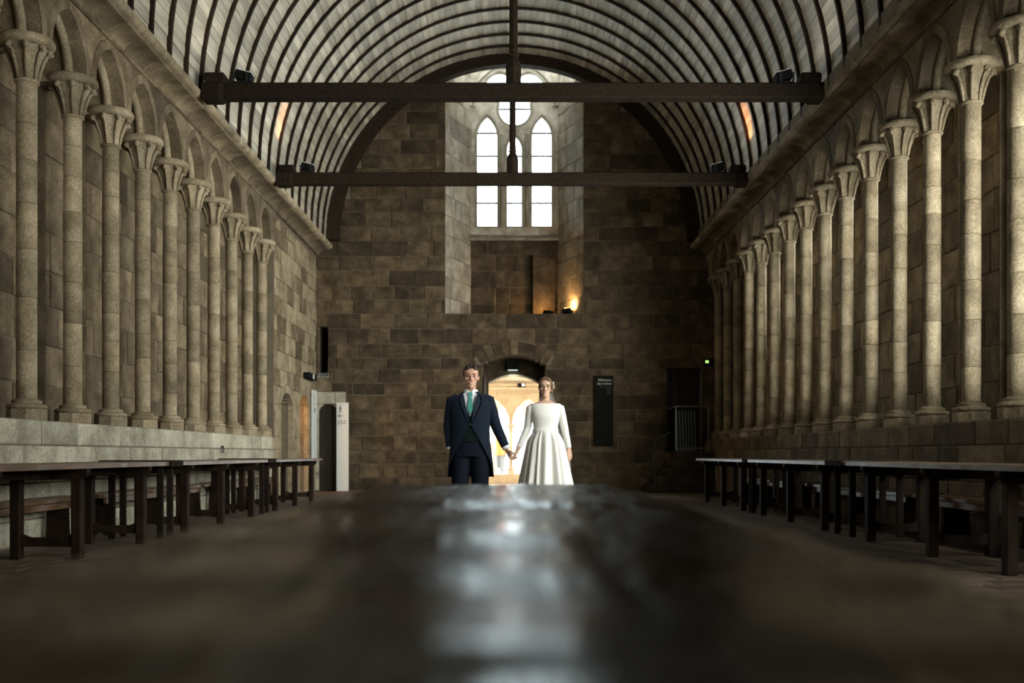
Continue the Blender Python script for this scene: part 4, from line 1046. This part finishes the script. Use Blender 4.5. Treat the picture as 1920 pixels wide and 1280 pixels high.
def face_parts(T, s, parent, browmat, lipmat, smile, w=1.0):
    for sx in (-1, 1):
        e = MB(); e.ell(T((sx*0.030*w, -0.0695, 0.002)), (0.0125*s, 0.0115*s, 0.0062*s), 12, 8); eye = e.build('eye', M_EYE, parent, smooth=True)
        e = MB(); e.ell(T((sx*0.030*w, -0.0805, 0.001)), (0.0062*s, 0.0036*s, 0.0058*s), 10, 6); nest(e.build('iris', M_IRIS, parent, smooth=True), eye)
        e = MB(); e.tube([T((sx*0.044*w, -0.074, 0.004)), T((sx*0.038*w, -0.0815, 0.0095)), T((sx*0.028*w, -0.084, 0.011)), T((sx*0.018*w, -0.081, 0.0075))], [0.0016*s, 0.0022*s, 0.0022*s, 0.0015*s], 6); e.build('eyelid', browmat, parent, smooth=True)
        e = MB(); e.tube([T((sx*0.050*w, -0.079, 0.023)), T((sx*0.038*w, -0.0885, 0.030)), T((sx*0.024*w, -0.0925, 0.029)), T((sx*0.014*w, -0.0915, 0.025))], [0.0018*s, 0.0038*s, 0.0042*s, 0.0028*s], 6); e.build('eyebrow', browmat, parent, smooth=True)
    e = MB(); e.tube([T((-0.026, -0.084, -0.055)), T((-0.014, -0.0925, -0.0585)), T((0, -0.0945, -0.0575)), T((0.014, -0.0925, -0.0585)), T((0.026, -0.084, -0.055))], [0.0015*s, 0.004*s, 0.0042*s, 0.004*s, 0.0015*s], 8); e.build('upper_lip', lipmat, parent, smooth=True)
    e = MB(); e.tube([T((-0.025, -0.084, -0.0575)), T((-0.013, -0.0915, -0.0695)), T((0, -0.093, -0.0715)), T((0.013, -0.0915, -0.0695)), T((0.025, -0.084, -0.0575))], [0.0015*s, 0.004*s, 0.0046*s, 0.004*s, 0.0015*s], 8); e.build('lower_lip', lipmat, parent, smooth=True)
    if smile:
        e = MB(); e.tube([T((-0.020, -0.087, -0.060)), T((-0.010, -0.0915, -0.064)), T((0, -0.0930, -0.0645)), T((0.010, -0.0915, -0.064)), T((0.020, -0.087, -0.060))], [0.002*s, 0.0042*s, 0.0045*s, 0.0042*s, 0.002*s], 8); e.build('teeth', M_TEETH, parent, smooth=True)
def hand(mb, W, d, n, thumb, s=1.0, curl=(0.35, 0.45, 0.35), lens=(0.072, 0.080, 0.075, 0.058), off=0.0):
    W, d, n = Vector(W), Vector(d).normalized(), Vector(n).normalized(); n = (n-d*n.dot(d)).normalized(); a = n.cross(d)*thumb
    ringp = lambda t, w, th: [W+d*t*s+(a*w*math.cos(2*PI*k/12)+n*th*math.sin(2*PI*k/12))*s for k in range(12)]
    mb.quadstrip([ringp(-0.03, 0.027, 0.022), ringp(0.0, 0.027, 0.02), ringp(0.025, 0.034, 0.019), ringp(0.06, 0.041, 0.016), ringp(0.088, 0.041, 0.013), ringp(0.098, 0.036, 0.009)])
    for k, (u, L_) in enumerate(zip((0.031, 0.0105, -0.0105, -0.031), lens)):
        p = W+(d*0.085+a*(u+off))*s; ang = 0.0; pts = [p]; dd = d
        for seg, c in zip((0.45, 0.30, 0.25), curl):
            ang += c*(1+0.12*k); dd = d*math.cos(ang)+n*math.sin(ang); p = p+dd*L_*seg*s; pts.append(p)
        limb(mb, pts, [0.0092*s, 0.0085*s, 0.0078*s, 0.0066*s], 8)
    p = W+(d*0.025+a*0.026)*s; q = p+(d*0.6+a*0.55+n*0.45).normalized()*0.042*s; r = q+(d*0.85+a*0.1+n*0.5).normalized()*0.032*s; e = r+(d*0.9-a*0.1+n*0.45).normalized()*0.024*s
    limb(mb, [p, q, r, e], [0.014*s, 0.0115*s, 0.0098*s, 0.0078*s], 8)

M_SKIN = plain('skin', (0.52, 0.30, 0.205), 0.5, spec=0.35, noise=0.07, nscale=30, sss=0.12)
M_SKIN2 = plain('fair_skin', (0.58, 0.36, 0.25), 0.5, spec=0.35, noise=0.06, nscale=30, sss=0.12)
M_EYE = plain('eye_white', (0.36, 0.33, 0.30), 0.25); M_IRIS = plain('iris', (0.03, 0.02, 0.015), 0.2); M_TEETH = plain('teeth', (0.75, 0.70, 0.62), 0.3)
M_LIP = plain('lips', (0.42, 0.16, 0.12), 0.45); M_BROW = plain('brow_hair', (0.025, 0.015, 0.009), 0.7); M_LIP2 = plain('rose_lips', (0.46, 0.15, 0.13), 0.4)
M_HAIR = plain('dark_brown_hair', (0.022, 0.013, 0.008), 0.5, noise=0.5, nscale=120, bump=0.6)
M_HAIR2 = plain('light_brown_hair', (0.13, 0.072, 0.036), 0.45, noise=0.45, nscale=110, bump=0.6)
M_NAVY = plain('navy_wool', (0.005, 0.010, 0.021), 0.8, noise=0.2, nscale=200, sheen=0.05, spec=0.15)
M_NAVY2 = plain('navy_lapel', (0.009, 0.016, 0.032), 0.7, noise=0.15, nscale=200, sheen=0.05, spec=0.2)
M_TROU = plain('charcoal_trousers', (0.005, 0.007, 0.013), 0.8, noise=0.25, nscale=250, sheen=0.0, spec=0.1)
M_VEST = plain('dark_green_waistcoat', (0.004, 0.010, 0.009), 0.85, spec=0.08, noise=0.2, nscale=200)
M_SHIRT = plain('white_shirt', (0.72, 0.73, 0.76), 0.7, noise=0.03)
M_TIE = plain('teal_silk', (0.075, 0.27, 0.235), 0.35, noise=0.18, nscale=160)
M_SHOE = plain('black_leather', (0.012, 0.012, 0.012), 0.3)
M_DRESS = plain('ivory_crepe', (0.78, 0.76, 0.71), 0.6, noise=0.03, nscale=60, sheen=0.15)
M_SKIRT = plain('ivory_satin', (0.76, 0.74, 0.68), 0.42, noise=0.04, nscale=20, sheen=0.1)
def veil_mat():
    m = bpy.data.materials.new('tulle'); m.use_nodes = True; N = m.node_tree.nodes; L = m.node_tree.links; b = N['Principled BSDF']
    b.inputs['Base Color'].default_value = (0.85, 0.84, 0.82, 1); b.inputs['Roughness'].default_value = 0.8
    n = N.new('ShaderNodeTexNoise'); n.inputs['Scale'].default_value = 400; mr = N.new('ShaderNodeMapRange'); mr.inputs['To Min'].default_value = 0.2; mr.inputs['To Max'].default_value = 0.6
    L.new(n.outputs['Fac'], mr.inputs['Value']); L.new(mr.outputs[0], b.inputs['Alpha']); return m
M_VEIL = veil_mat(); M_PETAL = plain('cream_petal', (0.55, 0.50, 0.40), 0.7)
PYY = 10.45; PS = F_PX/PYY
def pp(px, py, dy=0.0): return Vector(((px-VPX)/PS, PYY+dy, EYE+(VPY-py)/PS))
def interp(tab, z):
    for (z0, *a), (z1, *b) in zip(tab[:-1], tab[1:]):
        if z0 <= z <= z1:
            t = (z-z0)/(z1-z0); return [p+(q-p)*t for p, q in zip(a, b)]
    return tab[0][1:] if z < tab[0][0] else tab[-1][1:]

# ---------------------------------------------------------------- the man
MX = -0.412
man = empty('person', (MX, PYY, 0)); tag(man, 'person in a navy morning suit with teal tie, holding the other person\'s hand', 'person')
TM = [(0.60, 0.232, 0.155), (0.75, 0.222, 0.15), (0.90, 0.205, 0.138), (1.00, 0.192, 0.128), (1.12, 0.186, 0.120), (1.25, 0.202, 0.130), (1.36, 0.214, 0.126), (1.42, 0.205, 0.112), (1.455, 0.170, 0.092), (1.485, 0.115, 0.076), (1.51, 0.078, 0.066)]
def torso_pt(th, z, off=0.0, tab=TM, cx=MX, cy=PYY, e=0.86):
    a, b = interp(tab, z); c, s_ = math.cos(th), math.sin(th)
    x = (a+off)*math.copysign(abs(s_)**e, s_); y = -(b+off)*math.copysign(abs(c)**e, c)
    return Vector((cx+x, cy+y, z))
def front_y(x, z, off=0.0, tab=TM, cx=MX, cy=PYY, e=0.86):
    a, b = interp(tab, z); u = min(abs(x-cx)/(a+off), 0.98); s_ = u**(1/e); return cy-(b+off)*max(math.sqrt(1-s_*s_), 0.05)**e
def shell(zs, openf, off, thick, name, mat, parent, n=44, tab=TM, cx=MX, cy=PYY):
    rings = []
    for z in zs:
        o0, o1 = openf(z)          # opening half angles towards viewer left / right
        ths = [o1+(2*PI-o1-o0)*k/n for k in range(n+1)]
        rings.append([torso_pt(t, z, off, tab, cx, cy) for t in ths]+[torso_pt(t, z, off-thick, tab, cx, cy) for t in reversed(ths)])
    mb = MB(); mb.quadstrip(rings); o = mb.build(name, mat, parent); return autosmooth(o, 50)
# body: one continuous surface
bd = MB()
HM = Vector((MX+0.004, PYY-0.012, 1.663)); SM = 1.04
TMan = head(bd, HM, SM, yaw=0.08, roll=0.03)
limb(bd, [HM+Vector((0, 0.012, -0.06)), (MX, PYY+0.012, 1.50), (MX, PYY+0.02, 1.43)], [0.055, 0.056, 0.062])
bd.quadstrip([[torso_pt(2*PI*k/24, z, -0.028) for k in range(24)] for z in (0.86, 1.0, 1.12, 1.25, 1.36, 1.42, 1.455)])
shL, elL, wrL = pp(849, 749), pp(841, 800, 0.03), pp(845, 842, 0.0)
shR, elR, wrR = pp(915, 749), pp(930, 798, 0.03), pp(949.5, 841, -0.01)
limb(bd, [shL+Vector((0.03, 0, -0.02)), elL, wrL], [0.046, 0.036, 0.026]); limb(bd, [shR+Vector((-0.03, 0, -0.02)), elR, wrR], [0.046, 0.036, 0.026])
hand(bd, wrL, (0.42, 0.03, -1), (0.9, 0.1, 0.1), 1, curl=(0.5, 0.6, 0.4))
hand(bd, wrR, (0.40, -0.10, -0.9), (0.9, 0.15, 0.42), -1, s=1.12, curl=(0.45, 0.75, 0.5))
for sx, xf in ((-1, -0.125), (1, 0.10)):
    limb(bd, [(MX+sx*0.085, PYY+0.01, 0.90), (MX+(sx*0.09+xf)/2, PYY-0.005, 0.50), (MX+xf, PYY+0.01, 0.09)], [0.078, 0.052, 0.036])
    limb(bd, [(MX+xf, PYY+0.02, 0.05), (MX+xf+sx*0.015, PYY-0.13, 0.035)], [0.035, 0.03])
remesh(bd, 'body', M_SKIN, man, 0.0048, 4)
face_parts(TMan, SM, man, M_BROW, M_LIP, True)
# hair: short sides, swept-up front
hr = MB()
def addT(mbx, T, c, r, s): mbx.ell(T(c), tuple(q*s for q in r), 18, 12)
addT(hr, TMan, (0, 0.024, 0.048), (0.0815, 0.094, 0.082), SM)
for sx in (-1, 1): addT(hr, TMan, (sx*0.066, 0.020, 0.030), (0.0155, 0.050, 0.046), SM)
rg_ = random.Random(4)
for k in range(34):
    x = rg_.uniform(-0.058, 0.056); y = rg_.uniform(-0.062, 0.03); z0 = 0.104-6.0*x*x-2.2*(y-0.0)**2
    hr.tube([TMan((x, y, z0-0.012)), TMan((x*0.95-0.004, y-0.010, z0+0.012)), TMan((x*0.9-0.012, y-0.004, z0+0.026))], [0.013, 0.011, 0.005], 6)
remesh(hr, 'hair', M_HAIR, man, 0.0045, 2)
# trousers, shoes
tr = MB()
tr.quadstrip([[torso_pt(2*PI*k/24, z, -0.016) for k in range(24)] for z in (0.83, 0.95, 1.06)])
for sx, xf in ((-1, -0.125), (1, 0.10)):
    limb(tr, [(MX+sx*0.098, PYY, 0.88), (MX+(sx*0.1+xf)/2, PYY-0.005, 0.52), (MX+xf, PYY+0.015, 0.12)], [0.108, 0.088, 0.078], 16)
    tr.tube([(MX+xf, PYY+0.015, 0.13), (MX+xf, PYY+0.01, 0.055)], [0.078, 0.082], 16)
remesh(tr, 'trousers', M_TROU, man, 0.009, 3)
for sx, xf in ((-1, -0.125), (1, 0.10)):
    mb = MB(); rings = []
    for t, w, h in ((0.07, 0.028, 0.055), (0.04, 0.04, 0.075), (-0.03, 0.043, 0.075), (-0.10, 0.047, 0.055), (-0.17, 0.045, 0.042), (-0.21, 0.032, 0.032), (-0.225, 0.012, 0.022)):
        cx_ = MX+xf+sx*0.03*(-t+0.05)
        rings.append([(cx_+w*math.cos(PI*k/8), PYY+t, 0.004+h*math.sin(PI*k/8)) for k in range(9)]+[(cx_-w, PYY+t, 0.0), (cx_+w, PYY+t, 0.0)])
    mb.quadstrip(rings); mb.build('shoe', M_SHOE, man, smooth=True)
# shirt, waistcoat, tie
shell([1.06, 1.12, 1.2, 1.28, 1.36, 1.42, 1.455, 1.485, 1.512], lambda z: (0.0, 0.0), -0.010, 0.012, 'shirt', M_SHIRT, man)
def vop(z):
    t = max(0.0, (z-1.255)/0.23); return (0.62*t, 0.62*t)
shell([0.99, 1.04, 1.1, 1.17, 1.24, 1.27, 1.31, 1.36, 1.41, 1.45, 1.48], vop, 0.0, 0.008, 'waistcoat', M_VEST, man)
def patch(name, poly, off, mat, parent, thick=0.006, tab=TM, cx=MX, cy=PYY, sub=6):
    """cloth piece lying on the front of the torso: polygon in x (relative), z"""
    mb = MB(); P = lambda u, v, w: (cx+u, front_y(cx+u, v, off, tab, cx, cy)-w, v)
    # densify the outline, fan around a centroid
    pts = []
    for (x0, z0), (x1, z1) in zip(poly, poly[1:]+poly[:1]):
        pts += [(x0+(x1-x0)*k/sub, z0+(z1-z0)*k/sub) for k in range(sub)]
    cxx = sum(p[0] for p in pts)/len(pts); czz = sum(p[1] for p in pts)/len(pts)
    def ringp(f, w): return [P(cxx+(x-cxx)*f, czz+(z-czz)*f, w) for x, z in pts]
    mb.quadstrip([ringp(1, -0.004), ringp(1, thick), ringp(0.66, thick), ringp(0.33, thick), ringp(0.03, thick)])
    return autosmooth(mb.build(name, mat, parent), 50)
patch('tie', [(-0.018, 1.505), (0.020, 1.505), (0.024, 1.478), (0.013, 1.468), (0.034, 1.33), (0.004, 1.27), (-0.028, 1.33), (-0.010, 1.468), (-0.022, 1.478)], -0.004, M_TIE, man, 0.012)
for sx in (-1, 1):
    mb = MB(); rings = []
    for k in range(9):
        th = sx*(0.10+k*0.32); a, b = 0.071, 0.066
        cx_, cy_ = MX+a*math.sin(th), PYY+0.006-b*math.cos(th)
        top = 1.535 if k > 0 else 1.505; bot = 1.49+0.012*k/8 - (0.030 if k == 0 else (0.012 if k == 1 else 0))
        o_ = Vector((math.sin(th), -math.cos(th), 0))*0.010
        rings.append([(cx_, cy_, bot), (cx_+o_.x, cy_+o_.y, bot), (cx_+o_.x*0.4, cy_+o_.y*0.4, top), (cx_, cy_, top)])
    mb.quadstrip(rings); mb.build('collar', M_SHIRT, man)
# morning coat: open shell, fronts swept back below the single button
def cop(z):
    if z >= 1.165: t = (z-1.165)/0.32; v = 0.03+0.62*t**0.9
    else: v = 0.03+1.45*min(1, (1.165-z)/0.50)**1.15
    return (v, v)
zs = [0.62, 0.66, 0.70, 0.75, 0.80, 0.85, 0.90, 0.95, 1.0, 1.05, 1.10, 1.14, 1.165, 1.19, 1.23, 1.27, 1.31, 1.36, 1.40, 1.43, 1.455, 1.47, 1.485, 1.50, 1.512]
coat = shell(zs, cop, 0.014, 0.008, 'jacket', M_NAVY, man)
for sx in (-1, 1):
    lp = patch('lapel', [(sx*0.012, 1.175), (sx*0.10, 1.375), (sx*0.082, 1.392), (sx*0.112, 1.405), (sx*0.095, 1.46), (sx*0.072, 1.485), (sx*0.055, 1.42), (sx*0.035, 1.30)], 0.016, M_NAVY2, man, 0.006); nest(lp, coat)
mb = MB(); mb.ell((MX, front_y(MX, 1.165, 0.018)-0.004, 1.165), (0.011, 0.006, 0.011), 10, 6); nest(mb.build('button', M_SHOE, man), coat)
for sh, el, wr, ins in ((shL, elL, wrL, 0.05), (shR, elR, wrR, -0.05)):
    sl = MB(); top = sh+Vector((ins, 0, 0.005)); c_ = el+(wr-el)*0.90
    sl.tube([top, sh+Vector((0, 0, -0.012)), sh+(el-sh)*0.45, el, el+(wr-el)*0.5, c_], [0.066, 0.073, 0.066, 0.057, 0.051, 0.045], 18); sl.ell(sh+Vector((ins*0.35, 0, -0.004)), (0.066, 0.072, 0.058), 16, 10)
    nest(remesh(sl, 'sleeve', M_NAVY, man, 0.008, 3), coat)
    mb = MB(); d = (wr-el).normalized(); mb.tube([c_-d*0.02, c_+d*0.028], [0.038, 0.039], 16); mb.build('shirt_cuff', M_SHIRT, man, smooth=False)

# ---------------------------------------------------------------- the woman
WXX = 0.374
wom = empty('person', (WXX, PYY, 0)); tag(wom, 'person in a long-sleeved white wedding dress with full skirt, hand in hand', 'person')
TW = [(1.06, 0.126, 0.100), (1.11, 0.120, 0.095), (1.16, 0.125, 0.097), (1.21, 0.136, 0.108), (1.25, 0.144, 0.116), (1.29, 0.149, 0.108), (1.33, 0.156, 0.092), (1.36, 0.160, 0.078), (1.385, 0.148, 0.064), (1.40, 0.110, 0.056), (1.42, 0.06, 0.052)]
bd = MB(); HW = Vector((WXX+0.0, PYY-0.01, 1.556)); SWM = 0.915
TWo = head(bd, HW, SWM, yaw=-0.06, roll=0.05, fem=True)
limb(bd, [HW+Vector((0, 0.014, -0.06)), (WXX, PYY+0.016, 1.42), (WXX, PYY+0.02, 1.36)], [0.043, 0.044, 0.052])
bd.quadstrip([[torso_pt(2*PI*k/24, z, -0.012, TW, WXX, PYY) for k in range(24)] for z in (1.06, 1.11, 1.16, 1.21, 1.25, 1.29, 1.33, 1.36, 1.385, 1.40, 1.42)])
wsL, weL, wwL = pp(995, 763), pp(989, 802, 0.02), pp(971.5, 841.5, -0.03)
wsR, weR, wwR = pp(1050, 763), pp(1059, 803, 0.02), pp(1066.5, 841, -0.02)
limb(bd, [wsL+Vector((0.02, 0, -0.005)), weL, wwL], [0.036, 0.029, 0.021]); limb(bd, [wsR+Vector((-0.02, 0, -0.005)), weR, wwR], [0.036, 0.029, 0.021])
hand(bd, wwL, (-0.45, -0.05, -0.9), (-0.9, -0.1, 0.42), 1, s=1.04, curl=(0.5, 0.8, 0.5), off=0.008)
hand(bd, wwR, (0.08, -0.05, -1), (-0.6, 0.7, 0.0), 1, s=0.92, curl=(0.2, 0.35, 0.3))
bd.ell((WXX, PYY, 1.0), (0.14, 0.10, 0.12), 16, 10)
for sx in (-1, 1):
    limb(bd, [(WXX+sx*0.07, PYY, 0.92), (WXX+sx*0.075, PYY, 0.48), (WXX+sx*0.07, PYY+0.01, 0.08)], [0.075, 0.05, 0.034]); limb(bd, [(WXX+sx*0.07, PYY+0.01, 0.05), (WXX+sx*0.08, PYY-0.10, 0.03)], [0.03, 0.025])
remesh(bd, 'body', M_SKIN2, wom, 0.0046, 4)
face_parts(TWo, SWM, wom, plain('soft_brow', (0.10, 0.055, 0.03), 0.7), M_LIP2, True, 0.95)
hr = MB()
addT(hr, TWo, (0, 0.026, 0.046), (0.080, 0.093, 0.083), SWM)
for sx in (-1, 1):
    addT(hr, TWo, (sx*0.060, -0.012, 0.036), (0.020, 0.052, 0.058), SWM)
    for k in range(6):
        a = 0.1*k; hr.tube([TWo((sx*0.004, -0.072+0.016*k, 0.098+0.004*k)), TWo((sx*0.040, -0.064+0.016*k, 0.082+0.003*k)), TWo((sx*0.066, -0.040+0.014*k, 0.036)), TWo((sx*0.074, 0.0+0.012*k, -0.008)), TWo((sx*0.045, 0.085, -0.02))], [0.008, 0.0105, 0.0115, 0.011, 0.012], 8)
for c, r in (((0.040, 0.098, -0.005), (0.046, 0.040, 0.046)), ((0.068, 0.085, 0.010), (0.030, 0.030, 0.032)), ((0.062, 0.086, -0.03), (0.026, 0.026, 0.026))): addT(hr, TWo, c, r, SWM)
hr.tube([TWo((0.070, -0.03, -0.02)), TWo((0.080, -0.032, -0.055)), TWo((0.077, -0.03, -0.09))], [0.004, 0.004, 0.002], 6)
hair2 = remesh(hr, 'hair', M_HAIR2, wom, 0.0045, 2)
for k, (x, y, z) in enumerate(((0.088, 0.055, 0.050), (0.094, 0.062, 0.026), (0.092, 0.050, 0.004), (0.084, 0.070, 0.068))):
    mb = MB(); c = TWo((x, y, z))
    for j in range(5):
        t = 2*PI*j/5; mb.ell(c+Vector((0.0055*math.cos(t), -0.004, 0.0055*math.sin(t))), (0.0048, 0.003, 0.0048), 7, 5)
    mb.ell(c+Vector((0, -0.006, 0)), (0.003, 0.003, 0.003), 6, 4); nest(mb.build('hair_flower', M_PETAL, wom), hair2)
# bodice with boat neck
zs = [1.075, 1.10, 1.13, 1.16, 1.19, 1.21, 1.23, 1.25, 1.27, 1.29, 1.31, 1.33, 1.35, 1.365, 1.378, 1.388]
bod = shell(zs, lambda z: (0.0, 0.0), 0.006, 0.010, 'bodice', M_DRESS, wom, n=48, tab=TW, cx=WXX)
rings = []
for z, o in ((1.083, 0.008), (1.085, 0.013), (1.125, 0.013), (1.127, 0.008)): rings.append([torso_pt(2*PI*k/48, z, o, TW, WXX, PYY) for k in range(48)])
mb = MB(); mb.quadstrip(rings); nest(mb.build('waistband', M_DRESS, wom, smooth=True), bod)
for sh, el, wr, ins in ((wsL, weL, wwL, 0.03), (wsR, weR, wwR, -0.03)):
    sl = MB(); c_ = el+(wr-el)*0.97
    sl.tube([sh+Vector((ins, 0, 0.004)), sh+Vector((0, 0, -0.012)), sh+(el-sh)*0.45, el, el+(wr-el)*0.5, c_], [0.042, 0.048, 0.044, 0.039, 0.034, 0.029], 16); sl.ell(sh+Vector((ins*0.4, 0, -0.006)), (0.046, 0.048, 0.036), 14, 9)
    nest(remesh(sl, 'sleeve', M_DRESS, wom, 0.006, 3), bod)
# gathered skirt
n = 220; rings = []
rg_ = random.Random(9); ph = [rg_.uniform(0, 6.28) for _ in range(6)]
for z in [1.105, 1.10, 1.09, 1.07, 1.04, 1.0, 0.95, 0.9, 0.84, 0.78, 0.70, 0.62, 0.54, 0.45, 0.35, 0.25, 0.15, 0.07, 0.012]:
    t = (1.105-z)/1.095; R = 0.125+0.035*min(1, t*9)+0.20*t**0.95; D = R*0.92; fold = 0.010*min(1, t*12)+0.022*t
    rg = []
    for k in range(n):
        th = 2*PI*k/n; w = th+0.10*math.sin(3*th+ph[0])+0.05*math.sin(7*th+ph[1])+0.12*t*math.sin(2*th+ph[2])
        f = fold*(math.cos(17*w+ph[3])+0.5*math.cos(11*w+ph[4]+1.5*t)+0.35*math.cos(29*w+ph[5])*(1-t))
        rg.append((WXX+0.012*t+(R+f)*math.sin(th), PYY-(D+f)*math.cos(th), z))
    rings.append(rg)
mb = MB(); mb.quadstrip(rings); mb.build('skirt', M_SKIRT, wom, smooth=True)
# veil from the bun down the back
rings = []
for j in range(16):
    t = j/15; z = HW.z-0.02-t*1.35; rg = []
    for k in range(19):
        u = k/18*2-1; wd = 0.05+0.14*min(1, t*2.2)+0.10*t; rg.append((WXX+0.025+u*wd, PYY+0.10+0.16*t+0.012*math.cos(9*u+2*t)*min(1, 3*t)-0.05*(1-u*u)*0-0.035*abs(u)**2, z))
    rings.append(rg)
mb = MB(); mb.quadstrip(rings, closed=False); mb.build('veil', M_VEIL, wom, smooth=True)

# ---------------------------------------------------------------- visitor in the cloister
VX, VY = (936-VPX)/(F_PX/30.4), 30.4
vis = empty('person', (VX, VY, 0)); tag(vis, 'distant person in an orange jacket seen through the bright doorway', 'person')
bd = MB(); limb(bd, [(VX, VY, 1.62), (VX, VY, 1.40)], [0.05, 0.055]); bd.ell((VX, VY-0.01, 1.66), (0.078, 0.095, 0.115), 14, 10); bd.ell((VX, VY-0.105, 1.645), (0.012, 0.018, 0.018), 8, 6)
bd.quadstrip([[(VX+a*math.cos(2*PI*k/16), VY+b*math.sin(2*PI*k/16), z) for k in range(16)] for z, a, b in ((0.9, 0.13, 0.09), (1.1, 0.13, 0.09), (1.3, 0.16, 0.10), (1.42, 0.12, 0.07))])
for sx in (-1, 1):
    limb(bd, [(VX+sx*0.18, VY, 1.38), (VX+sx*0.22, VY+0.02, 1.12), (VX+sx*0.20, VY-0.06, 0.88)], [0.045, 0.036, 0.027]); hand(bd, (VX+sx*0.20, VY-0.06, 0.88), (0, -0.1, -1), (-sx, 0, 0), -sx)
    limb(bd, [(VX+sx*0.09, VY, 0.9), (VX+sx*0.09, VY, 0.5), (VX+sx*0.09, VY+0.01, 0.07)], [0.08, 0.055, 0.038]); limb(bd, [(VX+sx*0.09, VY, 0.04), (VX+sx*0.10, VY-0.14, 0.035)], [0.035, 0.03])
remesh(bd, 'body', M_SKIN, vis, 0.012, 2)
jk = MB(); jk.quadstrip([[(VX+a*math.cos(2*PI*k/20), VY+b*math.sin(2*PI*k/20), z) for k in range(20)] for z, a, b in ((0.82, 0.20, 0.15), (1.0, 0.19, 0.14), (1.2, 0.20, 0.14), (1.36, 0.21, 0.13), (1.44, 0.15, 0.10), (1.49, 0.08, 0.08))])
for sx in (-1, 1): limb(jk, [(VX+sx*0.17, VY, 1.38), (VX+sx*0.225, VY+0.02, 1.12), (VX+sx*0.205, VY-0.05, 0.93)], [0.07, 0.062, 0.05])
remesh(jk, 'jacket', plain('orange_jacket', (0.85, 0.20, 0.05), 0.6), vis, 0.012, 3)
jk = MB()
for sx in (-1, 1): limb(jk, [(VX+sx*0.095, VY, 0.86), (VX+sx*0.09, VY, 0.5), (VX+sx*0.09, VY+0.01, 0.10)], [0.11, 0.085, 0.07])
remesh(jk, 'trousers', plain('grey_trousers', (0.16, 0.17, 0.19), 0.8), vis, 0.012, 2)
jk = MB(); jk.ell((VX, VY+0.015, 1.69), (0.085, 0.098, 0.105), 14, 10); remesh(jk, 'hair', M_HAIR, vis, 0.012, 1)
